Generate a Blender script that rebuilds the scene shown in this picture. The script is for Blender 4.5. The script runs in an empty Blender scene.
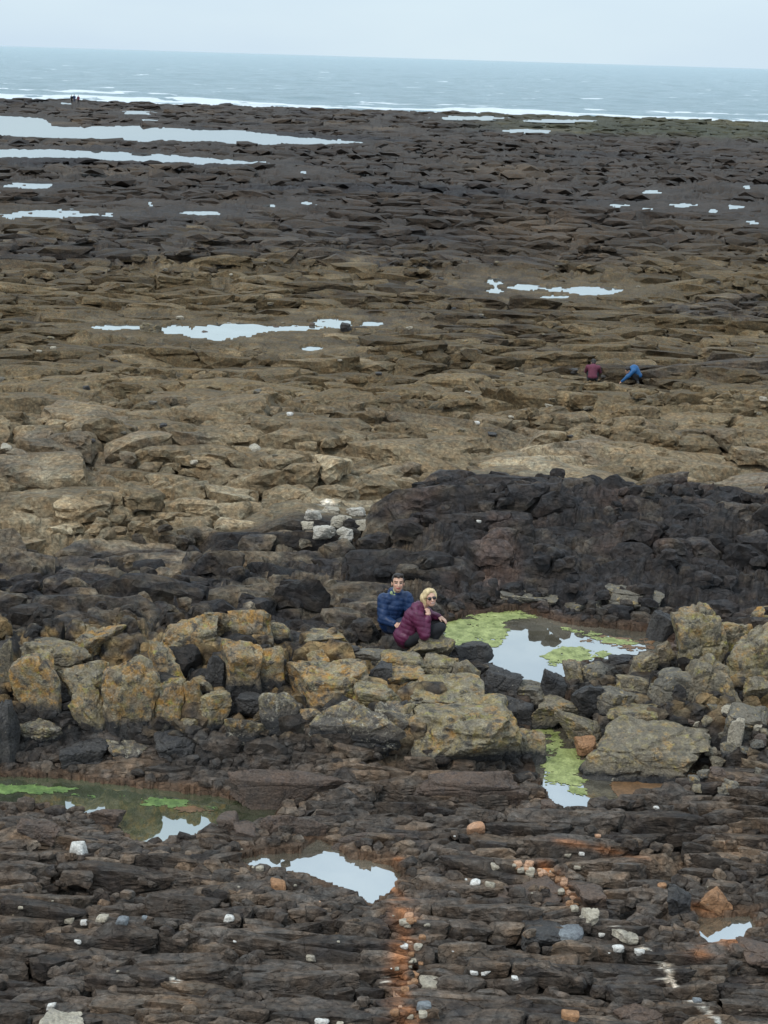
import bpy, bmesh, math, random
import numpy as np
from mathutils import Vector, Matrix, Euler

random.seed(4)
scene = bpy.context.scene
COL = scene.collection
F32 = np.float32

# ------------------------------------------------------------------ camera
HC = 11.3
FPX = 1500.0
PITCH = math.atan(454.5 / FPX)
ROLL = math.atan(23 / 768)
fw = np.array([0, math.cos(PITCH), -math.sin(PITCH)])
r0 = np.array([1.0, 0, 0])
u0 = np.array([0, math.sin(PITCH), math.cos(PITCH)])
cr = math.cos(ROLL) * r0 + math.sin(ROLL) * u0
cu = -math.sin(ROLL) * r0 + math.cos(ROLL) * u0
cam = bpy.data.cameras.new('camera')
cam.sensor_fit = 'VERTICAL'
cam.sensor_height = 24
cam.lens = FPX / 1024 * 24
cam.clip_end = 90000
camo = bpy.data.objects.new('camera', cam)
COL.objects.link(camo)
M = Matrix.Identity(4)
for i in range(3):
    M[i][0] = cr[i]; M[i][1] = cu[i]; M[i][2] = -fw[i]
M[2][3] = HC
camo.matrix_world = M
scene.camera = camo


def ray(x, y):
    d = FPX * fw + (x - 384) * cr + (512 - y) * cu
    return d / np.linalg.norm(d)


def at_z(x, y, z):
    d = ray(x, y)
    t = (z - HC) / d[2]
    return np.array([d[0] * t, d[1] * t, z])


def depth_of(p):
    return p[1] * fw[1] + (p[2] - HC) * fw[2] + p[0] * fw[0]


# ------------------------------------------------------------------ noise
def _h(ix, iy, s):
    with np.errstate(over='ignore'):
        h = (ix.astype(np.uint32) * np.uint32(374761393) + iy.astype(np.uint32) * np.uint32(668265263)
             + np.uint32((s * 2246822519 + 97) & 0xffffffff))
        h = (h ^ (h >> np.uint32(13))) * np.uint32(1274126177)
        h = h ^ (h >> np.uint32(16))
        h = h * np.uint32(2654435761)
        h = h ^ (h >> np.uint32(15))
    return h


def hashf(ix, iy, s):
    return (_h(ix, iy, s) & np.uint32(0xffffff)).astype(F32) / F32(0xffffff)


def vnoise(x, y, s=0):
    """gradient noise, about -1..1"""
    x0 = np.floor(x); y0 = np.floor(y)
    fx = (x - x0).astype(F32); fy = (y - y0).astype(F32)
    ix = x0.astype(np.int64); iy = y0.astype(np.int64)
    ux = fx * fx * fx * (fx * (fx * 6 - 15) + 10); uy = fy * fy * fy * (fy * (fy * 6 - 15) + 10)

    def g(dx, dy):
        a = hashf(ix + dx, iy + dy, s) * F32(2 * math.pi)
        return np.cos(a) * (fx - dx) + np.sin(a) * (fy - dy)
    n0 = g(0, 0) * (1 - ux) + g(1, 0) * ux
    n1 = g(0, 1) * (1 - ux) + g(1, 1) * ux
    return (n0 * (1 - uy) + n1 * uy) * F32(1.5)


def fbm(x, y, o=4, s=0, g=0.5):
    t = 0; a = 1.0; n = 0
    for i in range(o):
        t = t + a * vnoise(x, y, s + i * 17); n += a
        x = x * 2.03 + 11.3; y = y * 2.03 + 4.7; a *= g
    return t / n


def noise3(p, s=0):
    i0 = np.floor(p); f = (p - i0)
    i = i0.astype(np.int64); w = f * f * f * (f * (f * 6 - 15) + 10)
    tot = 0
    for dx in (0, 1):
        for dy in (0, 1):
            for dz in (0, 1):
                k = (i[:, 2] + dz) * 7919 + s
                h = _h(i[:, 0] + dx + k * 31, i[:, 1] + dy + k * 57, s)
                a = (h & np.uint32(0xffff)).astype(float) / 65535 * 2 * math.pi
                b = ((h >> np.uint32(16)) & np.uint32(0xffff)).astype(float) / 32767.5 - 1
                q = np.sqrt(1 - b * b)
                d = np.cos(a) * q * (f[:, 0] - dx) + np.sin(a) * q * (f[:, 1] - dy) + b * (f[:, 2] - dz)
                wt = (w[:, 0] if dx else 1 - w[:, 0]) * (w[:, 1] if dy else 1 - w[:, 1]) * (w[:, 2] if dz else 1 - w[:, 2])
                tot = tot + d * wt
    return tot * 1.4


def fbm3(p, o=4, s=0, g=0.5):
    t = 0; a = 1.0; n = 0
    for i in range(o):
        t = t + a * noise3(p, s + i * 13); n += a
        p = p * 2.03 + 7.1; a *= g
    return t / n


def vor(x, y, s=0, jit=0.85):
    """blocks: distance to the block's edge, offset from its centre, three random numbers of the block"""
    ix = np.floor(x).astype(np.int64); iy = np.floor(y).astype(np.int64)
    b1 = np.full(x.shape, 1e9, F32); b2 = np.full(x.shape, 1e9, F32)
    c1x = np.zeros(x.shape, F32); c1y = c1x.copy(); c2x = c1x.copy(); c2y = c1x.copy()
    h1 = np.zeros(x.shape, np.int64); h2 = h1.copy()
    x = x.astype(F32); y = y.astype(F32)
    for dx in (-1, 0, 1):
        for dy in (-1, 0, 1):
            jx = ix + dx; jy = iy + dy
            cx = jx + 0.5 + jit * (hashf(jx, jy, s) - 0.5)
            cy = jy + 0.5 + jit * (hashf(jx, jy, s + 5) - 0.5)
            cx = cx.astype(F32); cy = cy.astype(F32)
            d = (cx - x) ** 2 + (cy - y) ** 2
            n = d < b1
            m = (~n) & (d < b2)
            b2 = np.where(n, b1, np.where(m, d, b2))
            c2x = np.where(n, c1x, np.where(m, cx, c2x)); c2y = np.where(n, c1y, np.where(m, cy, c2y))
            b1 = np.where(n, d, b1)
            c1x = np.where(n, cx, c1x); c1y = np.where(n, cy, c1y)
            h1 = np.where(n, jx, h1); h2 = np.where(n, jy, h2)
    e = (b2 - b1) / (2 * np.sqrt((c2x - c1x) ** 2 + (c2y - c1y) ** 2) + 1e-6)
    return e, x - c1x, y - c1y, hashf(h1, h2, s + 9), hashf(h1, h2, s + 10), hashf(h1, h2, s + 11)


def vor3(p, s=0, jit=0.62):
    """three-dimensional blocks: distance to the edge and two random numbers of the block"""
    q = p.astype(F32) - F32(0.5)
    i0 = np.floor(q).astype(np.int64)
    N = len(p)
    b1 = np.full(N, 1e9, F32); b2 = b1.copy()
    c1 = np.zeros((N, 3), F32); c2 = c1.copy(); r1 = np.zeros(N, F32); r2 = r1.copy()
    pf = p.astype(F32)
    for dx in (0, 1):
        for dy in (0, 1):
            for dz in (0, 1):
                a = i0[:, 0] + dx; b = i0[:, 1] + dy; c = i0[:, 2] + dz
                h = _h(a + c * 7919, b + c * 104729, s)
                c3 = np.stack([a + 0.5 + jit * ((h & np.uint32(1023)) / 1023.0 - 0.5),
                               b + 0.5 + jit * (((h >> np.uint32(10)) & np.uint32(1023)) / 1023.0 - 0.5),
                               c + 0.5 + jit * (((h >> np.uint32(20)) & np.uint32(1023)) / 1023.0 - 0.5)], 1).astype(F32)
                d = ((c3 - pf) ** 2).sum(1)
                hr = ((h * np.uint32(2246822519)) >> np.uint32(8)).astype(F32) / F32(16777216)
                n = d < b1; m = (~n) & (d < b2)
                b2 = np.where(n, b1, np.where(m, d, b2))
                c2 = np.where(n[:, None], c1, np.where(m[:, None], c3, c2))
                b1 = np.where(n, d, b1); c1 = np.where(n[:, None], c3, c1); r1 = np.where(n, hr, r1)
    e = (b2 - b1) / (2 * np.sqrt(((c2 - c1) ** 2).sum(1)) + 1e-6)
    return e, pf - c1, r1


def sstep(a, b, x):
    t = np.clip((x - a) / (b - a), 0, 1)
    return t * t * (3 - 2 * t)


def poly_sd(px, py, poly):
    """signed distance to a closed polygon, negative inside"""
    d = np.full(px.shape, 1e18); s = np.ones(px.shape)
    n = len(poly)
    for i in range(n):
        ax, ay = poly[i]; bx, by = poly[i - 1]
        ex, ey = bx - ax, by - ay
        wx, wy = px - ax, py - ay
        t = np.clip((wx * ex + wy * ey) / (ex * ex + ey * ey + 1e-12), 0, 1)
        d = np.minimum(d, (wx - ex * t) ** 2 + (wy - ey * t) ** 2)
        c = ((ay > py) != (by > py)) & (px < (bx - ax) * (py - ay) / ((by - ay) if abs(by - ay) > 1e-12 else 1e-12) + ax)
        s = np.where(c, -s, s)
    return s * np.sqrt(d)


def line_d(px, py, pts):
    d = np.full(px.shape, 1e18)
    for (ax, ay), (bx, by) in zip(pts[:-1], pts[1:]):
        ex, ey = bx - ax, by - ay
        wx, wy = px - ax, py - ay
        t = np.clip((wx * ex + wy * ey) / (ex * ex + ey * ey + 1e-12), 0, 1)
        d = np.minimum(d, (wx - ex * t) ** 2 + (wy - ey * t) ** 2)
    return np.sqrt(d)


# ------------------------------------------------------------------ lie of the land
FAR = [(40, 2.4), (48, 1.3), (60, 0.85), (80, 0.75), (120, 0.6), (200, 0.5), (300, 0.45), (322, 0.75), (332, 0.3), (342, -0.8), (420, -2), (600, -5)]
COLS = [
    (-0.27, [(5, 3.9), (9, 3.7), (11, 3.5), (13, 3.4), (14.3, 3.25), (14.8, 3.05), (15.9, 3.05), (16.1, 3.15), (16.7, 3.6), (17.4, 3.95), (18.2, 4.05), (19, 3.85), (20, 3.5), (24, 3.4), (30, 3.6), (33, 3.5), (36, 2.9)]),
    (-0.17, [(5, 3.9), (9, 3.7), (11, 3.5), (13, 3.4), (14.3, 3.25), (14.7, 3.05), (15.9, 3.05), (16.1, 3.15), (16.7, 3.62), (17.4, 3.97), (18.3, 4.2), (19.1, 4.15), (20.0, 3.75), (20.8, 3.5), (24, 3.45), (30, 3.6), (33, 3.5), (36, 2.9)]),
    (-0.08, [(5, 3.9), (9, 3.7), (11, 3.5), (13, 3.4), (14.4, 3.3), (15.9, 3.25), (16.3, 3.6), (17.0, 4.0), (17.7, 4.15), (18.6, 4.1), (19.5, 3.75), (22, 3.55), (24, 3.45), (30, 3.6), (34, 3.5), (37, 2.9)]),
    (0.0, [(5, 3.9), (9, 3.7), (11, 3.5), (13, 3.4), (14.3, 3.35), (15.6, 3.3), (15.9, 3.45), (16.4, 3.85), (17.2, 4.0), (17.9, 4.05), (18.6, 3.85), (20, 3.6), (22, 3.55), (24, 3.5), (26, 3.45), (30, 3.6), (34, 3.5), (37, 2.9)]),
    (0.04, [(5, 3.9), (9, 3.7), (11, 3.5), (13, 3.4), (14.3, 3.35), (15.6, 3.3), (15.9, 3.6), (16.2, 3.85), (17.2, 3.95), (18.0, 3.95), (18.6, 3.6), (21, 3.5), (21.3, 3.65), (22.5, 4.05), (24.2, 4.5), (26, 4.0), (29, 3.35), (35, 3.45), (37.5, 2.9)]),
    (0.10, [(5, 3.9), (9, 3.7), (11, 3.5), (13, 3.4), (14.5, 3.35), (15.2, 3.2), (15.5, 3.05), (17.7, 3.05), (18.0, 3.55), (18.4, 3.35), (20.9, 3.35), (21.2, 3.6), (22.3, 4.0), (24.2, 4.5), (26, 4.0), (29, 3.2), (36, 3.4), (39, 2.7)]),
    (0.17, [(5, 3.9), (9, 3.7), (11, 3.5), (13, 3.4), (15, 3.35), (15.6, 3.15), (16.5, 3.15), (17.1, 3.55), (18.2, 3.65), (18.8, 3.45), (20.4, 3.4), (21, 3.65), (22.3, 4.0), (24, 4.4), (26, 4.0), (29, 3.2), (36, 3.4), (39, 2.7)]),
    (0.27, [(5, 3.9), (9, 3.75), (11, 3.6), (13, 3.5), (15, 3.45), (16, 3.5), (17, 3.8), (18, 4.1), (19, 4.0), (20.5, 3.65), (22, 3.9), (24, 4.3), (26, 3.9), (29, 3.2), (36, 3.35), (39, 2.7)]),
]
LY0, LY1, NLY = math.log(4.0), math.log(800.0), 2400
_ly = np.linspace(LY0, LY1, NLY)
_tab = []
for u, pts in COLS:
    pts = pts + [q for q in FAR if q[0] > pts[-1][0] + 1]
    t = np.interp(_ly, [math.log(a) for a, b in pts], [b for a, b in pts])
    k = np.hanning(17); k /= k.sum()
    t = np.convolve(np.pad(t, 8, mode='edge'), k, 'valid')
    _tab.append(t)
_tab = np.array(_tab)
_us = np.array([c[0] for c in COLS])
_ug = np.linspace(-0.3, 0.3, 121)
_tg = np.array([[np.interp(_ug[j], _us, _tab[:, i]) for i in range(NLY)] for j in range(121)])
k = np.hanning(9); k /= k.sum()
_tg = np.apply_along_axis(lambda c: np.convolve(np.pad(c, 4, mode='edge'), k, 'valid'), 0, _tg)


def macro(X, Y):
    fy = np.clip((np.log(np.maximum(Y, 4.01)) - LY0) / (LY1 - LY0) * (NLY - 1), 0, NLY - 1.001)
    fu = np.clip((X / Y + 0.3) / 0.6 * 120, 0, 119.999)
    i = fy.astype(int); j = fu.astype(int); a = fy - i; b = fu - j
    return ((_tg[j, i] * (1 - a) + _tg[j, i + 1] * a) * (1 - b) + (_tg[j + 1, i] * (1 - a) + _tg[j + 1, i + 1] * a) * b)


_rt = np.exp(np.linspace(math.log(7), math.log(700), 6000))


def hit(x, y):
    """where the sight line of a spot in the view meets the land"""
    d = ray(x, y)
    t = _rt / d[1]
    z = HC + d[2] * t
    g = macro(d[0] * t, _rt)
    i = int(np.argmax(z < g))
    return np.array([d[0] * t[i], _rt[i], g[i]])


def pz(poly, z):
    return [tuple(at_z(x, y, z)[:2]) for x, y in poly]


def ph(poly):
    return [tuple(hit(x, y)[:2]) for x, y in poly]


# pools: outline, water level, depth, raggedness of the shore (m), dip of bed
POOLS = [
    ('a', pz([(440, 640), (446, 624), (470, 615), (520, 611), (548, 619), (578, 626), (610, 628), (645, 632), (668, 640), (668, 655), (655, 664), (632, 666), (600, 664), (578, 668), (560, 680), (545, 690), (520, 694), (500, 676), (485, 662), (460, 655)], 3.45), 3.45, 0.3, 0.05),
    ('b', pz([(528, 712), (560, 714), (575, 735), (600, 745), (650, 765), (708, 772), (716, 782), (680, 790), (640, 797), (618, 803), (600, 808), (575, 816), (556, 808), (545, 796), (533, 765)], 3.15), 3.15, 0.25, 0.05),
    ('c', pz([(-90, 775), (-20, 776), (60, 778), (120, 786), (180, 792), (240, 800), (282, 806), (274, 823), (235, 833), (190, 842), (142, 846), (112, 830), (80, 812), (0, 806), (-90, 800)], 3.1), 3.1, 0.25, 0.05),
    ('d', pz([(238, 860), (262, 854), (300, 853), (316, 840), (332, 845), (350, 859), (387, 863), (402, 876), (394, 893), (372, 905), (343, 893), (308, 880), (270, 874), (248, 870)], 3.3), 3.3, 0.12, 0.035),
    ('e', pz([(694, 918), (750, 916), (758, 929), (731, 953), (702, 948)], 3.36), 3.36, 0.1, 0.02),
    ('f', pz([(-160, 108), (40, 117), (56, 127), (130, 126), (240, 131), (300, 137), (368, 142), (320, 145), (200, 143), (80, 139), (-40, 134), (-160, 130)], 0.42), 0.42, 0.4, 1.2),
    ('g', pz([(-160, 144), (-20, 149), (50, 149), (120, 152), (200, 157), (274, 163), (262, 166), (200, 164), (150, 162), (60, 159), (-160, 156)], 0.45), 0.45, 0.3, 0.9),
]


def puddle(cx, cy, w, h, z):
    q = []
    for i in range(14):
        a = i / 14 * 2 * math.pi
        q.append((cx + w / 2 * math.cos(a), cy + h / 2 * math.sin(a) + (cx + w / 2 * math.cos(a) - cx) * 0.0))
    return pz(q, z)


PUD = [(24, 186, 40, 5), (50, 214, 84, 7), (108, 215, 10, 4), (200, 213, 34, 4), (8, 193, 16, 4), (44, 186, 10, 4), (4, 402, 46, 15),
       (12, 217, 18, 3), (120, 328, 50, 5), (222, 333, 76, 12), (175, 330, 26, 8), (285, 329, 60, 5), (332, 323, 40, 7), (372, 324, 20, 4), (312, 349, 22, 4),
       (185, 413, 8, 4), (495, 286, 10, 12), (526, 288, 36, 5), (557, 290, 20, 4), (595, 291, 56, 7), (555, 297, 26, 3),
       (528, 131, 46, 3.5), (470, 118, 60, 3.5), (560, 121, 60, 2.5), (619, 205, 20, 3), (653, 192, 14, 3), (684, 205, 28, 3), (648, 209, 10, 3), (713, 211, 9, 3),
       (735, 207, 12, 3), (752, 222, 8, 3), (748, 187, 10, 2.5), (136, 113, 26, 3), (150, 120, 14, 2), (66, 103, 10, 2), (304, 172, 5, 2.5), (150, 204, 6, 3), (306, 203, 9, 3), (268, 206, 12, 2.5)]
for i, (a, b, c, d) in enumerate(PUD):
    g = hit(a, b)
    lv = float(g[2]) + (0.02 if b > 240 else 0.08)
    rg = 0.16 * d * (depth_of(g) / FPX) / max(0.08, (HC - lv) / g[1])
    POOLS.append(('p%d' % i, puddle(a, b, c * 1.1, d * (1.35 if b > 240 else 1.2), lv), lv, 0.1, rg))
PB = []
for nm, poly, lv, dp, rg in POOLS:
    xs = [q[0] for q in poly]; ys = [q[1] for q in poly]
    mg = (0.8 if lv > 2 else 8.0) + rg * 3
    PB.append((min(xs) - mg, max(xs) + mg, min(ys) - mg, max(ys) + mg))

PADS = [(at_z(408, 652, 3.92), 0.42, 3.90), (at_z(392, 641, 3.9), 0.4, 3.88)]
gp = [hit(592, 383), hit(630, 383)]
for g in gp:
    PADS.append((g, 0.6, float(g[2])))
g3 = hit(77, 105)
PADS.append((g3, 4.0, float(g3[2])))


def blocks(X, Y, sx, sy, ang, s, amp, tx, ty, cw, cd, wr=0.16):
    """one generation of jointed blocks: (height, crack mask, random)"""
    c, n = math.cos(ang), math.sin(ang)
    xr = (X * c + Y * n) / sx; yr = (-X * n + Y * c) / sy
    w1 = fbm(xr * 1.1, yr * 1.1, 2, s + 50) * wr; w2 = fbm(xr * 1.1 + 31, yr * 1.1, 2, s + 60) * wr
    e, dx, dy, h1, h2, h3 = vor(xr + w1, yr + w2, s)
    hh = (h1 - 0.5) * 2 * amp + dx * sx * tx * (h2 - 0.5) * 2 + dy * sy * (ty[0] + (ty[1] - ty[0]) * h3)
    em = e * min(sx, sy)
    cr_ = np.exp(-(em / cw) ** 2)
    rnd = np.exp(-em / (cw * 2.5))
    gate = sstep(-0.35, 0.15, fbm(xr * 0.7, yr * 0.7, 2, s + 77))      # joints fade in and out
    return hh - (cd * cr_ + cd * 0.4 * rnd) * (0.25 + 0.75 * gate), cr_, h2


def ledges(X, Y, step, sly, slx, nsc, nam, bx, by, s, riser=0.3):
    """bedding planes cropping out: tops dip away from the sea wall, risers face it, offset from joint block to joint block"""
    e, dx, dy, h1, h2, h3 = vor(X / bx + 0.25 * fbm(X / bx, Y / by, 2, s), Y / by + 0.25 * fbm(X / bx + 9, Y / by, 2, s), s + 3)
    q = sly * Y + slx * X + nam * fbm(X * nsc * 0.6, Y * nsc, 4, s + 1) + step * (h1 - 0.5) * 1.0
    q = q + 0.25 * step * fbm(X * 3 / bx, Y * 3 / by, 3, s + 2)
    f = q / step; n = np.floor(f); r = f - n
    hv = 0.45 + 0.9 * hashf(n.astype(np.int64), (h2 * 999).astype(np.int64), s)
    tooth = sstep(0, riser, r) - r
    return tooth * step * hv, hashf(n.astype(np.int64), (h3 * 999).astype(np.int64), s + 8)


def detail(X, Y):
    """rock relief on top of the lie of the land; returns height, tint"""
    N = X.shape[0]
    H = np.zeros(N, F32); T = np.zeros(N, F32)
    wob = 0.5 * fbm(X * 0.5, Y * 0.5, 3, 301)
    Yw = Y + wob
    u = X / Y
    tanY = np.interp(u, [-0.27, -0.1, -0.02, 0.02, 0.04, 0.3], [23.2, 24.0, 25.0, 25.6, 26.5, 26.5])
    w_f = 1 - sstep(15.6, 16.4, Yw)
    w_r = sstep(15.6, 16.4, Yw) * (1 - sstep(18.6, 19.6, Yw))
    w_d = sstep(18.6, 19.6, Yw) * (1 - sstep(tanY - 0.5, tanY + 0.5, Yw))
    w_t = sstep(tanY - 0.5, tanY + 0.5, Yw) * (1 - sstep(40, 48, Yw))
    w_a = sstep(40, 48, Yw)

    def zone(w, led, specs, fb):
        nonlocal H, T
        m = w > 0.001
        if not m.any():
            return
        x = X[m]; y = Y[m]
        pix = FPX / np.maximum(y, 5)
        h = np.zeros(x.shape); t = np.zeros(x.shape)
        for args, tw in led:
            fade = sstep(1.5, 4.0, args[0] / max(args[1], 0.1) * pix * 0.35)
            if fade.max() <= 0:
                continue
            a, r = ledges(x, y, *args)
            h = h + a * fade; t = t + (r - 0.5) * 2 * tw * fade
        for (sx, sy, ang, s, amp, tx, ty, cw, cd, tw) in specs:
            fade = sstep(1.5, 4.0, sy * pix * 0.35)
            if fade.max() <= 0:
                continue
            a, c, r = blocks(x, y, sx, sy, ang, s, amp, tx, ty, cw, cd)
            h = h + a * fade
            t = t + (r - 0.5) * 2 * tw * fade
        for (sc, am, o, s, rid) in fb:
            n = fbm(x * sc, y * sc * 1.2, o, s)
            if rid:
                n = 0.5 - np.abs(n) * 2
            h = h + n * am
        H[m] += (h * w[m]).astype(F32); T[m] += (t * w[m]).astype(F32)
    zone(w_f, [((0.13, 0.38, 0.05, 0.8, 0.22, 1.3, 0.7, 1001), 0.25), ((0.05, 0.42, -0.06, 1.8, 0.07, 0.5, 0.3, 1011), 0.2)],
         [(1.1, 0.5, 0.12, 1, 0.025, 0.06, (-0.10, 0.05), 0.022, 0.05, 0.2),
          (0.38, 0.20, 0.04, 2, 0.016, 0.15, (-0.15, 0.08), 0.012, 0.035, 0.35)],
         [(0.5, 0.10, 2, 11, 0), (6, 0.018, 4, 12, 0)])
    zone(w_r, [((0.16, 0.35, 0.1, 0.8, 0.25, 1.0, 0.6, 1021), 0.2)],
         [(0.8, 0.6, 0.2, 21, 0.06, 0.2, (-0.2, 0.05), 0.025, 0.07, 0.3),
          (0.32, 0.24, -0.2, 22, 0.03, 0.25, (-0.3, 0.1), 0.014, 0.04, 0.4)],
         [(0.8, 0.06, 2, 31, 0), (6, 0.02, 4, 32, 0)])
    zone(w_d, [((0.30, 0.45, 0.08, 0.45, 0.35, 2.6, 1.3, 1031), 0.2), ((0.10, 0.40, -0.06, 1.2, 0.14, 0.9, 0.5, 1041), 0.25)],
         [(1.5, 0.8, 0.2, 41, 0.05, 0.15, (-0.15, 0.05), 0.028, 0.07, 0.25),
          (0.5, 0.32, -0.2, 42, 0.035, 0.25, (-0.25, 0.08), 0.016, 0.045, 0.35)],
         [(0.5, 0.10, 3, 51, 0), (4, 0.03, 4, 52, 0)])
    zone(w_t, [((0.40, 0.17, 0.02, 0.16, 0.65, 6.0, 3.5, 1051), 0.15), ((0.14, 0.17, -0.03, 0.5, 0.2, 2.2, 1.4, 1061), 0.15)],
         [(3.6, 2.4, 0.3, 61, 0.05, 0.04, (-0.06, 0.02), 0.04, 0.10, 0.12),
          (1.3, 1.0, -0.5, 62, 0.03, 0.08, (-0.10, 0.02), 0.024, 0.07, 0.18)],
         [(0.25, 0.12, 3, 71, 0), (2.0, 0.045, 5, 72, 0)])
    zone(w_a, [((0.45, 0.07, 0.01, 0.08, 0.6, 14, 8, 1071), 0.15), ((0.2, 0.09, -0.02, 0.25, 0.3, 5, 3, 1081), 0.2)],
         [(8.0, 5.0, 0.1, 81, 0.07, 0.02, (-0.04, 0.01), 0.2, 0.06, 0.2),
          (2.8, 1.9, -0.2, 82, 0.05, 0.05, (-0.08, 0.03), 0.07, 0.06, 0.25),
          (1.1, 0.8, 0.3, 83, 0.04, 0.1, (-0.1, 0.1), 0.05, 0.05, 0.3),
          (0.45, 0.35, 0.0, 84, 0.03, 0.2, (-0.1, 0.1), 0.03, 0.03, 0.3)],
         [(0.12, 0.15, 3, 91, 0), (0.9, 0.12, 4, 92, 1)])
    return H, T, (w_f, w_r, w_d, w_t, w_a)


def ground(X, Y):
    m = macro(X, Y)
    H, T, W = detail(X, Y)
    # relief dies down towards the reef edge so that the shore keeps its line
    z = m + H
    wet = np.zeros(X.shape)
    global RIM
    RIM = np.zeros(X.shape)
    BED = []
    for (cx, r, zz) in PADS:
        d = np.hypot(X - cx[0], Y - cx[1])
        k_ = 1 - sstep(r * 0.5, r * 1.3, d)
        z = z * (1 - k_) + (zz + H * 0.25) * k_
    for (nm, poly, lv, dp, rg), (x0, x1, y0, y1) in zip(POOLS, PB):
        s = (X > x0) & (X < x1) & (Y > y0) & (Y < y1)
        if not s.any():
            continue
        x = X[s]; y = Y[s]
        q = max(rg, 0.03)
        sd = poly_sd(x, y, poly) + rg * 1.7 * fbm(x * (0.5 if lv > 2 else 0.35) / q, y * 0.5 / q, 5, 401, 0.6)
        zi = z[s]
        inside = sstep(0.03 + rg * 0.3, -0.1 - rg, sd)
        bed = lv - dp * inside + np.clip(H[s], -0.1, 0.25) * 0.35 * (1 - 0.6 * inside)
        bed = np.where(sd < 0, np.minimum(bed, lv - (0.012 if lv > 2 else 0.08)), bed)
        R = {'a': 0.35, 'b': 0.6, 'c': 0.9, 'd': 0.7, 'e': 0.5, 'f': 4.0, 'g': 4.0}.get(nm, 3.2)
        near = sstep(R, 0.0, sd)
        hz = 0.03 if lv > 2 else 0.02
        low = lv + 0.02 + np.clip(sd, 0, 9) * (0.06 if lv > 2 else 0.02) + np.clip(H[s], -0.15, 0.3) * (0.3 if lv > 2 else 0.12) + hz
        out = zi * (1 - near) + low * near
        out = np.where(sd < R, np.maximum(out, lv + 0.012), out)
        z[s] = out
        BED.append((s, sd, bed))
        RIM[s] = np.maximum(RIM[s], sstep(R * 1.3, R * 0.6, sd))
        wet[s] = np.maximum(wet[s], 1 - sstep(0.02, 0.25 + rg, sd))
    for (nm, poly, lv, dp, rg), (x0, x1, y0, y1) in list(zip(POOLS, PB))[:5]:
        s = (X > x0) & (X < x1) & (Y > y0) & (Y < y1)
        if s.any():
            sd = poly_sd(X[s], Y[s], poly)
            z[s] = np.where((sd > 0.10) & (sd < 0.32), np.maximum(z[s], lv + 0.03), z[s])
    for s, sd, bed in BED:
        z[s] = np.where(sd < 0, np.minimum(bed, z[s]), z[s])
    return z, H, T, W, wet


def mixc(a, b, t):
    t = t[:, None]
    return a * (1 - t) + np.array(b)[None, :] * t


QUARTZ = [ph([(303, 512), (318, 508), (372, 506), (378, 516), (352, 524), (338, 542), (318, 544), (308, 530)])]
PALE = [ph([(310, 470), (400, 468), (410, 520), (380, 535), (300, 520)]), ph([(20, 470), (80, 480), (85, 545), (40, 540)]), ph([(190, 480), (250, 480), (255, 530), (215, 530)]), ph([(500, 440), (570, 445), (580, 490), (500, 485)])]
VEINS = [([(648, 950), (664, 966), (676, 988)], 0.026), ([(690, 1000), (706, 1008), (722, 1026)], 0.026), ([(612, 928), (640, 946), (650, 952)], 0.014),
         ([(384, 975), (386, 990), (392, 1000)], 0.008), ([(160, 950), (172, 968), (184, 985)], 0.006)]
VEINS = [(ph(a), w) for a, w in VEINS]
STAIN = [([(404, 905), (410, 940), (402, 975), (414, 1024), (405, 1060)], 0.10), ([(545, 868), (562, 884), (574, 905)], 0.09), ([(398, 860), (380, 870), (398, 900), (408, 930)], 0.07),
         ([(560, 845), (600, 850), (640, 860)], 0.06), ([(690, 905), (730, 915), (735, 945), (700, 955)], 0.09)]
STAIN = [(ph(a), w) for a, w in STAIN]
SEAWEED = ph([(380, 268), (480, 262), (768, 278), (768, 288), (560, 276), (400, 275)])
DARKP = [ph([(690, 300), (790, 292), (790, 322), (680, 322), (650, 314)]), ph([(640, 368), (700, 362), (790, 366), (790, 378), (640, 382)]), ph([(80, 215), (240, 208), (420, 250), (560, 262), (560, 275), (300, 262), (120, 262), (60, 240)]),
         ph([(-40, 236), (70, 238), (200, 252), (150, 268), (60, 262), (-40, 262)])]


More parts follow.
